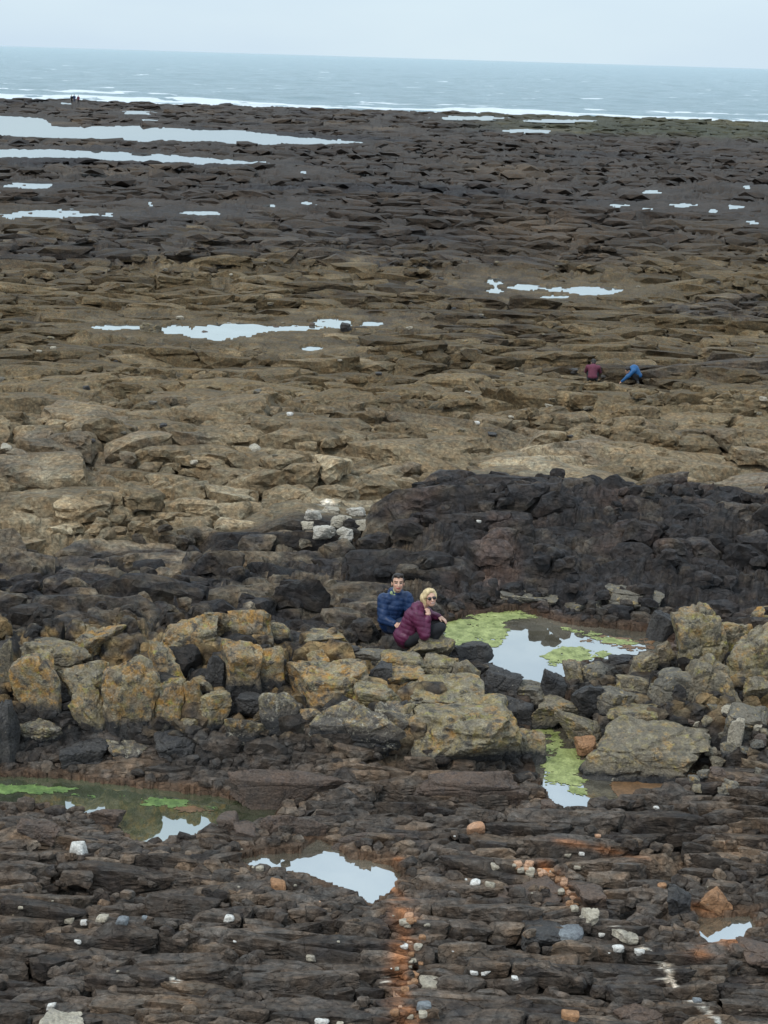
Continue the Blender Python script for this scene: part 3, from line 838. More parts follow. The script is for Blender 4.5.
def joint_blocks(seed, y0, y1, sx, sy, th, zi, wmin, sub, tilt, jump, gap, um, cham, patch=None, drop=0.05, lift=0.0, sharp=40, rough=1.0, rim=False):
    """bedrock broken by joints: every block is a cell of one network of fractures, its top a tilted piece of bedding plane"""
    rg = np.random.RandomState(seed)
    nj = int((y1 - y0) / sy) + 5; ni = int(2 * y1 * um / sx) + 5
    I, J = np.meshgrid(np.arange(ni), np.arange(nj))
    px = (I - ni / 2 + (J % 2) * 0.5) + rg.uniform(-0.42, 0.42, I.shape)
    py = J + rg.uniform(-0.42, 0.42, I.shape) - 2
    X = px * sx; Y = y0 + py * sy
    # the whole network wanders, so that its lines are never straight for long
    wx = 0.6 * sx * fbm(X * 0.25 / sx, Y * 0.25 / sy, 3, seed); wy = 2.4 * sy * fbm(X * 0.16 / sx + 9, Y * 0.10 / sy, 3, seed + 1)
    px = px + wx / sx; py = py + wy / sy
    X = px * sx; Y = y0 + py * sy
    tzr = rg.uniform(-0.55, 0.55, (5, 5) + I.shape)
    ok = np.zeros(I.shape, bool); ok[2:-2, 2:-2] = True
    ok &= (np.abs(X) < Y * um + sx) & (Y > y0) & (Y < y1)
    xs = X[ok]; ys = Y[ok]
    z, H, T, W, wet = ground(xs, ys)
    keep = (RIM > 0.25 if rim else W[zi] > wmin) & (rg.rand(len(xs)) > drop)
    if patch is not None:
        pn = fbm(xs * patch[0], ys * patch[0] * 1.3, 3, patch[1])
        keep &= (pn > patch[2]) if patch[3] > 0 else (pn < patch[2])
    cap = np.full(len(xs), 99.0)
    for (nm, poly, lv, dp, rr), (bx0, bx1, by0, by1) in zip(POOLS, PB):
        m = (xs > bx0) & (xs < bx1) & (ys > by0) & (ys < by1)
        if m.any():
            sd = poly_sd(xs[m], ys[m], poly)
            keep[m] &= sd > (0.42 * max(sx, sy) if lv > 2 else min(0.6 * sx, 2.2))
            if lv <= 2:
                cap[m] = np.where(sd < 2.8, np.minimum(cap[m], lv + 0.06 + 0.05 * np.maximum(sd, 0)), cap[m])
    for (cx, r, pzv) in PADS:
        keep &= np.hypot(xs - cx[0], ys - cx[1]) > r + 0.4 * sx
    jj, ii = np.nonzero(ok); jj = jj[keep]; ii = ii[keep]; xs = xs[keep]; ys = ys[keep]; z = z[keep]; cap = cap[keep]
    n = len(xs)
    if n == 0:
        return None
    d, f = ico(sub)
    low = d[:, 2] > -0.75
    mp = -np.ones(len(d), int); mp[low] = np.arange(low.sum())
    f = mp[f]; f = f[(f >= 0).all(1)]; d = d[low]
    # finer sampling towards the top and its edges
    d = d * np.array([sx * 0.5, sy * 0.5, th * 0.5]); L0 = np.linalg.norm(d, axis=1)
    tx = rg.normal(0, 0.10, n); ty = rg.uniform(tilt[0], tilt[1], n)
    top = rg.uniform(-1, 1, n) * jump + lift
    big = rg.rand(n) < 0.12
    top = np.where(big, top + 1.2 * jump, top)
    top = np.minimum(top, cap - z)
    out = []
    for c0 in range(0, n, 400):
        c1 = min(n, c0 + 400); m = c1 - c0
        acc = np.zeros((m, len(d)), np.float32)
        for a in range(-2, 3):
            for b in range(-2, 3):
                if a == 0 and b == 0:
                    continue
                j = jj[c0:c1]; i = ii[c0:c1]
                nx = px[j + a, i + b] - px[j, i]; ny = py[j + a, i + b] - py[j, i]
                fwd = (a > 0) or (a == 0 and b > 0)
                tz = np.where(fwd, tzr[a + 2, b + 2, j, i], -tzr[-a + 2, -b + 2, j + a, i + b])
                dist = (nx * nx + ny * ny) / 2 * (1 - gap)
                v = (nx[:, None] * (d[:, 0] / sx)[None] + ny[:, None] * (d[:, 1] / sy)[None] + (tz * 0.5)[:, None] * (d[:, 2] / (0.5 * (sx + sy)))[None]) / dist[:, None]
                acc += np.maximum(v, 0).astype(np.float32) ** sharp
        v = (d[None, :, 2] - tx[c0:c1, None] * d[None, :, 0] - ty[c0:c1, None] * d[None, :, 1]) / (th * 0.5)
        acc += np.maximum(v, 0).astype(np.float32) ** sharp
        for q in range(cham):
            nn = rg.normal(0, 1, (m, 3)); nn[:, 2] = np.abs(nn[:, 2]) * 0.8 + 0.25
            nn /= np.linalg.norm(nn, axis=1)[:, None]
            dd = rg.uniform(0.62, 1.15, m)
            v = ((nn[:, 0, None] * d[None, :, 0] / (sx * 0.5) + nn[:, 1, None] * d[None, :, 1] / (sy * 0.5) + nn[:, 2, None] * d[None, :, 2] / (th * 0.5)) / dd[:, None])
            acc += np.maximum(v, 0).astype(np.float32) ** sharp
        v = np.maximum(-d[None, :, 2] / (th * 1.2), 0)
        acc += v.astype(np.float32) ** sharp
        r = np.maximum(acc, 1e-20) ** (-1.0 / sharp)
        r = np.minimum(r, 3.0)
        w = d[None] * r[:, :, None]
        w = w + np.stack([xs[c0:c1], ys[c0:c1], z[c0:c1] + top[c0:c1] - th * 0.5], 1)[:, None, :]
        out.append(w.reshape(-1, 3))
    V = np.concatenate(out)
    nd = len(d)
    ctr = np.repeat(np.stack([xs, ys, z + top - th * 0.5], 1), nd, 0)
    ms = min(sx, sy)
    k = fbm3(V * (2.6 / ms), 3, seed % 91, 0.6)
    k2 = np.abs(fbm3(V * (1.3 / ms) + 5, 2, seed % 83))
    dirn = V - ctr; dirn /= np.linalg.norm(dirn, axis=1)[:, None] + 1e-9
    amp = ms * rough * (0.10 * k - 0.12 * np.exp(-(k2 / 0.05) ** 2))
    V = V + dirn * amp[:, None]
    Fc = (f[None] + (np.arange(n) * nd)[:, None, None]).reshape(-1, 3)
    tint = np.repeat(rg.uniform(-1, 1, n), nd)
    return V, Fc, tint


def bedrock_blocks():
    sets = []
    A = dict
    # foreground ledges: long slabs, and patches of smaller broken ones
    sets.append(joint_blocks(11, 8.3, 16.4, 0.88, 0.23, 0.20, 0, 0.5, 4, (-0.45, -0.15), 0.024, 0.04, 0.36, 1, (0.9, 31, -0.10, 1), lift=0.05))
    sets.append(joint_blocks(12, 8.3, 16.4, 0.38, 0.14, 0.15, 0, 0.5, 3, (-0.5, -0.05), 0.026, 0.05, 0.36, 1, (0.9, 31, -0.02, -1), lift=0.05))
    sets.append(joint_blocks(13, 8.3, 16.4, 0.13, 0.085, 0.10, 0, 0.5, 2, (-0.5, 0.2), 0.03, 0.06, 0.36, 3, (1.4, 33, 0.08, 1), drop=0.45, lift=0.055))
    sets.append(joint_blocks(14, 8.3, 22.5, 0.19, 0.13, 0.13, 0, 0, 2, (-0.4, 0.3), 0.025, 0.05, 0.36, 3, drop=0.05, lift=0.06, rim=True))
    sets.append(joint_blocks(15, 8.3, 22.5, 0.36, 0.24, 0.2, 0, 0, 3, (-0.3, 0.2), 0.03, 0.05, 0.36, 3, drop=0.45, lift=0.05, rim=True))
    # the lichen ridge
    sets.append(joint_blocks(21, 15.7, 19.4, 0.62, 0.46, 0.5, 1, 0.5, 3, (-0.35, 0.1), 0.07, 0.05, 0.36, 4, (0.9, 41, -0.2, 1), lift=0.02))
    sets.append(joint_blocks(22, 15.7, 19.4, 0.24, 0.20, 0.22, 1, 0.5, 3, (-0.4, 0.1), 0.05, 0.06, 0.36, 3, (0.9, 41, -0.12, -1), lift=0.03))
    # dark rocks behind
    sets.append(joint_blocks(31, 18.4, 27.5, 1.7, 0.85, 0.8, 2, 0.5, 4, (-0.6, -0.15), 0.10, 0.045, 0.34, 4, (0.45, 51, -0.12, 1), lift=0.05, sharp=40, rough=0.8))
    sets.append(joint_blocks(32, 18.4, 27.5, 0.6, 0.36, 0.36, 2, 0.5, 3, (-0.6, 0.0), 0.07, 0.05, 0.34, 4, (0.45, 51, 0.0, -1), lift=0.05, sharp=36))
    sets.append(joint_blocks(33, 18.4, 27.5, 0.24, 0.17, 0.16, 2, 0.5, 2, (-0.5, 0.2), 0.06, 0.06, 0.34, 3, (0.8, 53, 0.16, 1), drop=0.5, lift=0.08))
    # the tan platform
    sets.append(joint_blocks(41, 22.8, 44.0, 2.4, 1.6, 0.8, 3, 0.5, 4, (-0.26, -0.06), 0.09, 0.045, 0.33, 3, (0.22, 61, -0.16, 1), drop=0.0, lift=0.10, sharp=60, rough=0.6))
    sets.append(joint_blocks(42, 22.8, 44.0, 0.9, 0.62, 0.36, 3, 0.5, 3, (-0.32, 0.0), 0.08, 0.06, 0.33, 3, (0.22, 61, -0.02, -1), drop=0.02, lift=0.09, sharp=44, rough=0.9))
    sets.append(joint_blocks(43, 22.8, 44.0, 0.38, 0.30, 0.2, 3, 0.5, 2, (-0.3, 0.2), 0.05, 0.06, 0.33, 3, (0.4, 63, 0.14, 1), drop=0.5, lift=0.08))
    # farther and farther out the blocks that can be made out are larger
    sets.append(joint_blocks(51, 40.0, 70.0, 2.3, 1.1, 0.5, 4, 0.5, 3, (-0.22, -0.02), 0.07, 0.02, 0.32, 1, drop=0.06, lift=0.06))
    sets.append(joint_blocks(52, 40.0, 90.0, 0.9, 0.8, 0.35, 4, 0.5, 2, (-0.3, 0.2), 0.06, 0.05, 0.31, 3, (0.2, 71, 0.05, 1), drop=0.5, lift=0.10))
    sets.append(joint_blocks(53, 70.0, 125.0, 2.6, 1.5, 0.6, 4, 0.5, 2, (-0.2, 0.1), 0.12, 0.05, 0.31, 1, drop=0.25, lift=0.04))
    sets.append(joint_blocks(54, 120.0, 210.0, 2.6, 2.6, 0.7, 4, 0.5, 1, (-0.15, 0.1), 0.15, 0.06, 0.31, 3, drop=0.4, lift=0.06))
    sets.append(joint_blocks(55, 200.0, 335.0, 4.0, 4.5, 0.9, 4, 0.5, 2, (-0.06, 0.03), 0.12, 0.04, 0.31, 3, drop=0.3, lift=-0.02))
    V = []; F = []; T = []; n = 0
    for q in sets:
        if q is None:
            continue
        V.append(q[0]); F.append(q[1] + n); T.append(q[2]); n += len(q[0])
    V = np.concatenate(V); Fc = np.concatenate(F); T = np.concatenate(T)
    W = detail(V[:, 0], V[:, 1])[2]
    m = macro(V[:, 0], V[:, 1])
    wet = np.zeros(len(V))
    for (nm, poly, lv, dp, rr), (bx0, bx1, by0, by1) in list(zip(POOLS, PB))[:5]:
        s = (V[:, 0] > bx0) & (V[:, 0] < bx1) & (V[:, 1] > by0) & (V[:, 1] < by1)
        sd = poly_sd(V[s, 0], V[s, 1], poly)
        wet[s] = np.maximum(wet[s], (1 - sstep(0.05, 0.3, sd)) * (1 - sstep(0.02, 0.12, V[s, 2] - lv)))
    c = land_colour(V[:, 0] + 0.3 * (V[:, 2] - m), V[:, 1] + 1.3 * (V[:, 2] - m), V[:, 2], 0 * T, T * 0.8, W, wet, None)
    print('verts', len(V))
    return V, Fc, c


def ground_z(x, y):
    return float(ground(np.array([x, x + 0.02, x - 0.02, x, x]), np.array([y, y, y, y + 0.02, y - 0.02]))[0].mean())

land = build_land()

# ------------------------------------------------------------------ water in the pools
def water_material(name, deep, refl=0.55, ior=1.33):
    t = NT(name)
    ge = t.n('NewGeometry'); pos = ge.outputs['Position']
    n = t.noise(pos, 2.2, 3, 0.5)
    cl = t.mix(deep, tuple(min(1, c * 1.9 + 0.01) for c in deep), t.ramp(t.noise(pos, 1.1, 5, 0.6), [(0.4, 0.0), (0.65, 1.0)]).outputs[0])
    d = t.n('BsdfDiffuse'); t.t.links.new(cl, d.inputs[0])
    g = t.n('BsdfGlossy'); g.inputs['Roughness'].default_value = 0.02
    g.inputs['Color'].default_value = (0.78, 0.80, 0.80, 1)
    b = t.n('Bump'); b.inputs['Strength'].default_value = 0.12; b.inputs['Distance'].default_value = 0.02
    t.l(n, b, 0, 2); t.l(b, g, 0, g.inputs.find('Normal'))
    fr = t.n('Fresnel'); fr.inputs[0].default_value = ior
    ma = t.n('Math', operation='MULTIPLY_ADD'); t.l(fr, ma, 0, 0); ma.inputs[1].default_value = 1.0 - refl; ma.inputs[2].default_value = refl
    mx = t.n('MixShader'); t.l(ma, mx, 0, 0); t.l(d, mx, 0, 1); t.l(g, mx, 0, 2)
    o = t.n('OutputMaterial'); t.l(mx, o)
    return t.m


WAT = dict(clear=water_material('pool_water', (0.10, 0.085, 0.06), 0.58), green=water_material('green_pool_water', (0.045, 0.05, 0.025), 0.48),
           far=water_material('far_pool_water', (0.10, 0.11, 0.11), 0.7))
for nm, poly, lv, dp, rg in POOLS:
    P = np.array(poly)
    a = sum(P[i - 1][0] * P[i][1] - P[i][0] * P[i - 1][1] for i in range(len(P)))
    if a < 0:
        P = P[::-1]
    t = np.roll(P, -1, 0) - np.roll(P, 1, 0)
    nn = np.stack([t[:, 1], -t[:, 0]], 1) / (np.linalg.norm(t, axis=1)[:, None] + 1e-9)
    Q = P + nn * (0.12 + rg * 1.3)
    w = link_mesh('tide_pool_water', np.column_stack([Q, np.full(len(Q), lv)]), [list(range(len(Q)))], WAT['green' if nm == 'c' else 'clear' if nm in 'abde' else 'far'])
    w['kind'] = 'structure'

# green weed afloat in the pools: thin ragged mats a few millimetres above the water
def weed_mat(name, col, col2, tr=0.0):
    t = NT(name); ge = t.n('NewGeometry'); pos = ge.outputs['Position']
    k = t.mix(col, col2, t.ramp(t.noise(pos, 7, 6, 0.7), [(0.35, 0.0), (0.62, 1.0)]).outputs[0])
    k = t.mix(k, t.ramp(t.noise(pos, 40, 3, 0.6), [(0.3, 0.7), (0.7, 1.25)]).outputs[0], 1.0, 'MULTIPLY')
    return t.out(k, 0.55, t.noise(pos, 30, 4, 0.6).outputs[0], 0.5, 0.01, 0.4)


W1 = weed_mat('bright_green_weed', (0.12, 0.14, 0.035), (0.31, 0.33, 0.12))
W2 = weed_mat('dull_green_weed', (0.045, 0.08, 0.02), (0.15, 0.22, 0.06))
BR = weed_mat('brown_silt_and_reflection', (0.10, 0.055, 0.025), (0.17, 0.09, 0.04))  # also the colour of the rock reflections painted on two pools


def algae(px, lv, thr, mat, seed, cell=0.011, sc=3.6, label=None, soft=0.15):
    poly = pz(px, lv)
    xs = [q[0] for q in poly]; ys = [q[1] for q in poly]
    nx = int((max(xs) - min(xs)) / cell); ny = int((max(ys) - min(ys)) / cell)
    gx, gy = np.meshgrid(np.linspace(min(xs), max(xs), nx), np.linspace(min(ys), max(ys), ny))
    x = gx.ravel(); y = gy.ravel()
    n = fbm(x * sc * 0.6, y * sc * 1.0, 7, seed, 0.72)
    sd = poly_sd(x, y, poly)
    n = n + 0.30 * fbm(x * 9, y * 22, 4, seed + 3, 0.7)      # stringy, with loose threads round the mats
    v = (n - thr + 0.17 - sstep(-soft * 1.5, soft * 0.6, sd) * 0.9).reshape(ny, nx)
    z = lv + 0.003 + np.clip(v, 0, 0.4) * 0.02
    idx = np.arange(nx * ny).reshape(ny, nx)
    m = (v[:-1, :-1] > 0) & (v[1:, 1:] > 0) & (v[1:, :-1] > 0) & (v[:-1, 1:] > 0)
    f = np.stack([idx[:-1, :-1][m], idx[:-1, 1:][m], idx[1:, 1:][m], idx[1:, :-1][m]], -1)
    if len(f) == 0:
        return
    used = np.unique(f); mp = -np.ones(nx * ny, int); mp[used] = np.arange(len(used))
    o = link_mesh('green_weed' if mat is not BR else 'brown_weed_and_reflection', np.column_stack([x, y, z.ravel()])[used], mp[f], mat)
    o['kind'] = 'stuff'
    o['label'] = label


algae([(436, 655), (436, 620), (480, 609), (545, 605), (552, 616), (515, 623), (516, 636), (500, 650), (470, 652)], 3.45, -0.12, W1, 701, label='yellow-green weed along the far left shore of the big pool')
algae([(532, 652), (560, 643), (614, 646), (620, 658), (590, 667), (542, 670)], 3.45, -0.05, W1, 702, label='yellow-green weed patch in the middle of the big pool')
algae([(500, 686), (498, 672), (520, 676), (545, 682), (540, 692)], 3.45, 0.0, W1, 703, label='thin green weed at the near edge of the big pool')
algae([(560, 632), (556, 624), (600, 630), (650, 642), (640, 650), (600, 644)], 3.45, -0.1, W1, 704, label='green weed strip at the right of the big pool')
algae([(524, 722), (560, 722), (572, 745), (598, 750), (600, 762), (590, 775), (602, 798), (580, 806), (560, 790), (536, 786)], 3.15, -0.08, W1, 705, label='yellow-green weed across the narrow pool')
algae([(-20, 783), (40, 781), (90, 785), (100, 790), (60, 797), (-20, 800)], 3.1, -0.15, W2, 706, label='dark green weed at the left end of the shaded pool')
algae([(60, 790), (110, 790), (180, 796), (230, 804), (230, 812), (170, 814), (110, 806), (60, 800)], 3.1, -0.02, W2, 707, label='green weed streaks in the shaded pool')
algae([(150, 803), (190, 800), (232, 806), (225, 816), (170, 820)], 3.1, 0.05, BR, 708, label='brown weed in the shaded pool')
algae([(610, 770), (650, 768), (712, 774), (712, 786), (640, 796), (618, 800), (608, 790)], 3.15, -0.35, BR, 709, label='painted brown boulder reflection at the right end of the narrow pool', soft=0.08)  # brown film painted in as the mirror image of the low boulder
algae([(560, 640), (600, 632), (668, 638), (662, 652), (630, 654)], 3.45, 0.05, BR, 710, label='painted brown rock reflection at the right of the big pool')  # brown film imitates the rocks mirrored along the far shore


# ------------------------------------------------------------------ the sea
def build_sea():
    us = np.concatenate([-np.linspace(2.6, 0.32, 60)[:-1], np.linspace(-0.32, 0.32, 560), np.linspace(0.32, 2.6, 60)[1:]])
    ys = np.concatenate([1 / np.linspace(1 / 300, 1 / 9000, 520), np.exp(np.linspace(math.log(9400), math.log(80000), 24))])
    Y, U = np.meshgrid(ys, us, indexing='ij')
    X = (Y * U).ravel(); Y = Y.ravel()
    fd = np.clip(1500 / Y, 0, 1)
    z = 0.55 * fbm(X / 26, Y / 15, 4, 801) * fd + 0.22 * fbm(X / 7, Y / 4.5, 3, 811) * np.clip(900 / Y, 0, 1)
    sw = fbm(X / 70, Y / 24, 3, 802)
    z += 0.6 * sw * fd
    # the swell breaking along the reef
    lf = 1 - sstep(-0.2, 0.05, X / Y)
    br = 350 + 14 * lf + 8 * fbm(X / 60, X * 0 + 3.3, 3, 803)
    z += 0.9 * np.exp(-((Y - br) / 5) ** 2) * sstep(-0.3, 0.5, fbm(X / 35, Y / 60, 3, 804) + 0.3 * lf)
    z += 0.8 * np.exp(-((Y - br - 45) / 6) ** 2) * sstep(0.0, 0.5, fbm(X / 45, Y / 60, 3, 807) + 0.3 * lf)
    z = np.where(Y < 338, z * 0.3 - 0.05, z)
    nr, nu = len(ys), len(us)
    idx = np.arange(nr * nu).reshape(nr, nu)
    f = np.stack([idx[:-1, :-1], idx[:-1, 1:], idx[1:, 1:], idx[1:, :-1]], -1).reshape(-1, 4)
    t = NT('sea_water')
    ge = t.n('NewGeometry'); pos = ge.outputs['Position']
    at = t.n('Attribute', attribute_name='foam')
    n = t.noise(pos, 0.25, 7, 0.75)
    k = t.mix((0.15, 0.235, 0.26), (0.26, 0.35, 0.385), t.ramp(t.noise(pos, 0.07, 7, 0.72), [(0.38, 0.0), (0.62, 1.0)]).outputs[0])  # light and dark ripple streaks of the waves put into the water colour
    k = t.mix(k, (0.8, 0.84, 0.85), t.ramp(at, [(0.3, 0.0), (0.6, 1.0)], 2).outputs[0])
    m = t.out(k, 0.3, n.outputs[0], 1.0, 2.2, 0.5)
    o = link_mesh('sea', np.column_stack([X, Y, z]), f, m)
    fn = fbm(X / 10, Y / 6, 5, 805) + 0.6 * fbm(X / 50, Y / 90, 2, 809)
    fm = sstep(10 + 16 * lf, 4, np.abs(Y - br)) * sstep(-0.45, -0.05, fn)
    fm = np.maximum(fm, sstep(12, 3, np.abs(Y - br - 48)) * sstep(0.15, 0.35, fn + 0.25 * lf))
    fm = np.maximum(fm, sstep(350, 340, Y) * sstep(-0.35, 0.1, fn))
    cap = sstep(0.40, 0.52, fbm(X / 16, Y / 10, 5, 806) + 0.2 * sw) * sstep(350, 420, Y) * np.clip(1.1 - Y / 3500, 0, 1)
    attr(o, 'foam', np.maximum(fm, cap * 0.8))
    o['kind'] = 'structure'
    o['label'] = 'grey-green open sea with surf on the reef edge'


build_sea()

# ------------------------------------------------------------------ sky and light
w = bpy.data.worlds.new('World'); scene.world = w; w.use_nodes = True
nt = w.node_tree; nt.nodes.clear()
sky = nt.nodes.new('ShaderNodeTexSky'); sky.sky_type = 'NISHITA'; sky.sun_disc = False
SUN_EL, SUN_ROT = math.radians(52), math.radians(-140)
sky.sun_elevation = SUN_EL; sky.sun_rotation = SUN_ROT
tc = nt.nodes.new('ShaderNodeTexCoord')
mp = nt.nodes.new('ShaderNodeMapping'); mp.inputs['Scale'].default_value = (1, 1, 3.5)
nz = nt.nodes.new('ShaderNodeTexNoise'); nz.inputs['Scale'].default_value = 1.6; nz.inputs['Detail'].default_value = 5; nz.inputs['Roughness'].default_value = 0.5
cp = nt.nodes.new('ShaderNodeValToRGB')
cp.color_ramp.elements[0].position = 0.3; cp.color_ramp.elements[0].color = (5.6, 7.1, 8.9, 1)
cp.color_ramp.elements[1].position = 0.7; cp.color_ramp.elements[1].color = (7.6, 9.1, 9.8, 1)
mx = nt.nodes.new('ShaderNodeMix'); mx.data_type = 'RGBA'; mx.inputs[0].default_value = 0.88
bg = nt.nodes.new('ShaderNodeBackground'); bg.inputs['Strength'].default_value = 0.1
ow = nt.nodes.new('ShaderNodeOutputWorld')
L = nt.links.new
L(tc.outputs['Generated'], mp.inputs[0]); L(mp.outputs[0], nz.inputs['Vector']); L(nz.outputs[0], cp.inputs[0])
L(sky.outputs[0], mx.inputs[6]); L(cp.outputs[0], mx.inputs[7]); 
sx_ = nt.nodes.new('ShaderNodeSeparateXYZ'); L(tc.outputs['Generated'], sx_.inputs[0])
# an overcast sky is brighter overhead than at the horizon
zr = nt.nodes.new('ShaderNodeMapRange'); zr.inputs[1].default_value = 0.05; zr.inputs[2].default_value = 1.0; zr.inputs[3].default_value = 1.0; zr.inputs[4].default_value = 2.1
L(sx_.outputs[2], zr.inputs[0])
vm = nt.nodes.new('ShaderNodeVectorMath'); vm.operation = 'SCALE'; L(mx.outputs[2], vm.inputs[0]); L(zr.outputs[0], vm.inputs['Scale'])
L(vm.outputs[0], bg.inputs[0]); L(bg.outputs[0], ow.inputs[0])
sl = bpy.data.lights.new('sun', 'SUN'); sl.energy = 1.5; sl.angle = math.radians(10); sl.color = (1, 0.96, 0.9)
so = bpy.data.objects.new('sun', sl); COL.objects.link(so)
# sun_rotation turns the sky's sun from +Y towards +X
sd_ = Vector((math.sin(SUN_ROT) * math.cos(SUN_EL), math.cos(SUN_ROT) * math.cos(SUN_EL), math.sin(SUN_EL)))
so.rotation_euler = sd_.to_track_quat('Z', 'Y').to_euler()
scene.view_settings.view_transform = 'Standard'; scene.view_settings.look = 'None'
scene.view_settings.exposure = 0.06; scene.view_settings.gamma = 1; scene.view_settings.use_curve_mapping = False

# ------------------------------------------------------------------ single rocks
NROCK = [0]
bpy.context.view_layer.update()


def hit_real(x, y):
    """the same sight line, met with the finished rock surface"""
    d = ray(x, y)
    ok, loc, nor, fi = land.ray_cast(Vector((0, 0, HC)), Vector(d))
    return np.array(loc[:]) if ok else hit(x, y)



def block_at(x0, y0, x1, y1, mat, label, name='boulder', dep=0.9, yaw=0.0, tilt=0.0, roll=0.0, box=0.72, sharp=34, cuts=8, rough=0.05,
             wl=0.0, cat='boulder', group=None, off=0.0, sub=None, seed=None, deep=1.3, mh=0.3, real=False):
    """a rock that fills a given stretch of the shore: its sight line fixes the place on the slope, its apparent size the real one"""
    NROCK[0] += 1
    seed = seed or 1000 + NROCK[0] * 7
    cx, cy = (x0 + x1) / 2, (y0 + y1) / 2
    on = (cy > 780 and x1 - x0 < 60) or x1 - x0 < 16 or real
    p = hit_real(cx, y1 - 0.3 * (y1 - y0)) if on else hit(cx, y1 - 0.15 * (y1 - y0))
    mpp = depth_of(p) / FPX
    W = (x1 - x0) * mpp; Hh = (y1 - y0) * mpp
    D = W * dep
    a = math.atan2(HC - p[2], p[1])
    h = max((Hh - 0.55 * D * math.sin(a)) / math.cos(a), mh * min(W, Hh))
    Yc = p[1] + (D * 0.15 if on else D * 0.35 + off)
    d = ray(cx, cy)
    zc = HC + d[2] / d[1] * Yc; Xc = d[0] / d[1] * Yc
    px = x1 - x0
    if sub is None:
        sub = 5 if px > 45 else 4 if px > 16 else 3 if px > 7 else 2
    v, f = stone(seed, sub, box, sharp, rough, cuts, pebble=px <= 7 or name == 'pebble' or (sharp <= 12 and px < 40))
    v = v @ rotm(tilt, roll, yaw).T
    if on:
        deep = min(deep, 1.08)
    gr = 1.0 if (px < 16 or on) else 1.06 if (mat == 'black' or x0 > 440) else 1.2
    lo = v.min(0); hi = v.max(0)
    v = (v - (lo + hi) / 2) / (hi - lo) * np.array([W * gr, D, h * gr])
    # it goes on below into its bed
    v[:, 2] = np.where(v[:, 2] < 0, v[:, 2] * (2 * deep - 1), v[:, 2])
    base = v[:, 2].min()
    v[:, 2] -= base
    o = link_mesh(name, v, f, MAT[mat], smooth=(name == 'pebble'), loc=(Xc, Yc, zc + base))
    rel = (v[:, 2] + base + h / 2) / h
    attr(o, 'weather', -0.28 + 0.62 * sstep(wl - 0.05, wl + 0.4, rel))
    return tag(o, label, cat, group)


B = block_at
# the orange and yellow ridge, left end
B(16, 654, 61, 724, 'orange', 'tall orange-topped lichen block at the left end of the ridge', sharp=20, wl=0.15)
B(20, 716, 66, 744, 'crusty', 'low crusted grey-brown lump under the leftmost orange block', wl=0.2)
B(28, 634, 90, 680, 'tan', 'broad sloping drab slab behind the leftmost orange block', off=0.15, tilt=0.2)
B(73, 628, 120, 664, 'orange', 'orange-edged tilted block overhanging a dark gap, upper left of the ridge', off=0.12, roll=0.3, wl=-0.2)
B(84, 619, 129, 638, 'orange', 'thin flat yellow slab at the back of the ridge top', off=0.25, wl=-0.3)
B(63, 661, 106, 704, 'lichen', 'split grey-yellow block right of the leftmost orange block', yaw=0.4)
B(74, 685, 112, 736, 'lichen', 'pale wedge-shaped block with a light upper edge, low on the ridge', yaw=-0.5, roll=0.4, wl=0.1)
B(103, 660, 157, 748, 'orange', 'big lumpy orange and grey block, largest of the left ridge', sharp=14, rough=0.06, wl=0.2)
B(-6, 640, 14, 700, 'tan', 'pale leaning finger of rock cut by the left edge of the view', dep=0.9, roll=-0.3)
B(-14, 700, 18, 776, 'black', 'black upright block at the left end of the shaded pool')
B(62, 738, 108, 778, 'black', 'black wet block under the pale wedge, beside the pool')
B(110, 738, 150, 766, 'crusty', 'pale-crusted toe under the largest orange block', wl=0.5)
# ridge, middle left
B(150, 643, 185, 692, 'orange', 'bright orange smooth-fronted block, brightest of the ridge', wl=-0.2, box=0.78, cuts=4)
B(160, 616, 213, 668, 'orange', 'rounded yellow-orange block with an undercut right side', off=0.12, sharp=18, wl=-0.1)
B(197, 607, 233, 645, 'orange', 'left half of the flat-topped block that crowns the ridge', off=0.2, wl=-0.1)
B(231, 607, 271, 648, 'orange', 'right half of the flat-topped block that crowns the ridge', off=0.2, wl=-0.1)
B(222, 644, 260, 704, 'orange', 'tall orange-brown block under the flat-topped crown, black below', off=0.05, box=0.8, wl=0.2)
B(206, 652, 226, 690, 'black', 'black recessed block between the two tall orange ones')
B(157, 681, 183, 728, 'orange', 'narrow orange block just below the brightest orange one', wl=0.0)
B(182, 677, 204, 716, 'orange', 'small upright ochre block beside the narrow orange one', wl=0.1)
B(202, 690, 230, 728, 'lichen', 'pale pointed block with cream faces, middle of the ridge front', yaw=0.6)
B(193, 674, 218, 692, 'lichen', 'small drab block wedged above the pale pointed one')
B(178, 714, 205, 734, 'lichen', 'low yellowish lump at the foot of the small upright block', sharp=16)
B(150, 730, 198, 766, 'black', 'dark rounded boulder with a pale rim at the foot of the ridge', sharp=16)
B(228, 712, 262, 748, 'crusty', 'crusted grey block left of the foot of the big pale-streaked block', wl=0.3)
B(262, 649, 284, 686, 'orange', 'brownish orange block at the right of the tall one', wl=0.0)
B(268, 622, 290, 640, 'tan', 'small flat tan block right behind the flat-topped crown', off=0.25)
B(232, 690, 262, 718, 'black', 'black block with faint yellow spots low in the ridge hollow')
B(262, 690, 300, 740, 'crusty', 'spotted black and cream block below the brownish orange one', wl=0.4)
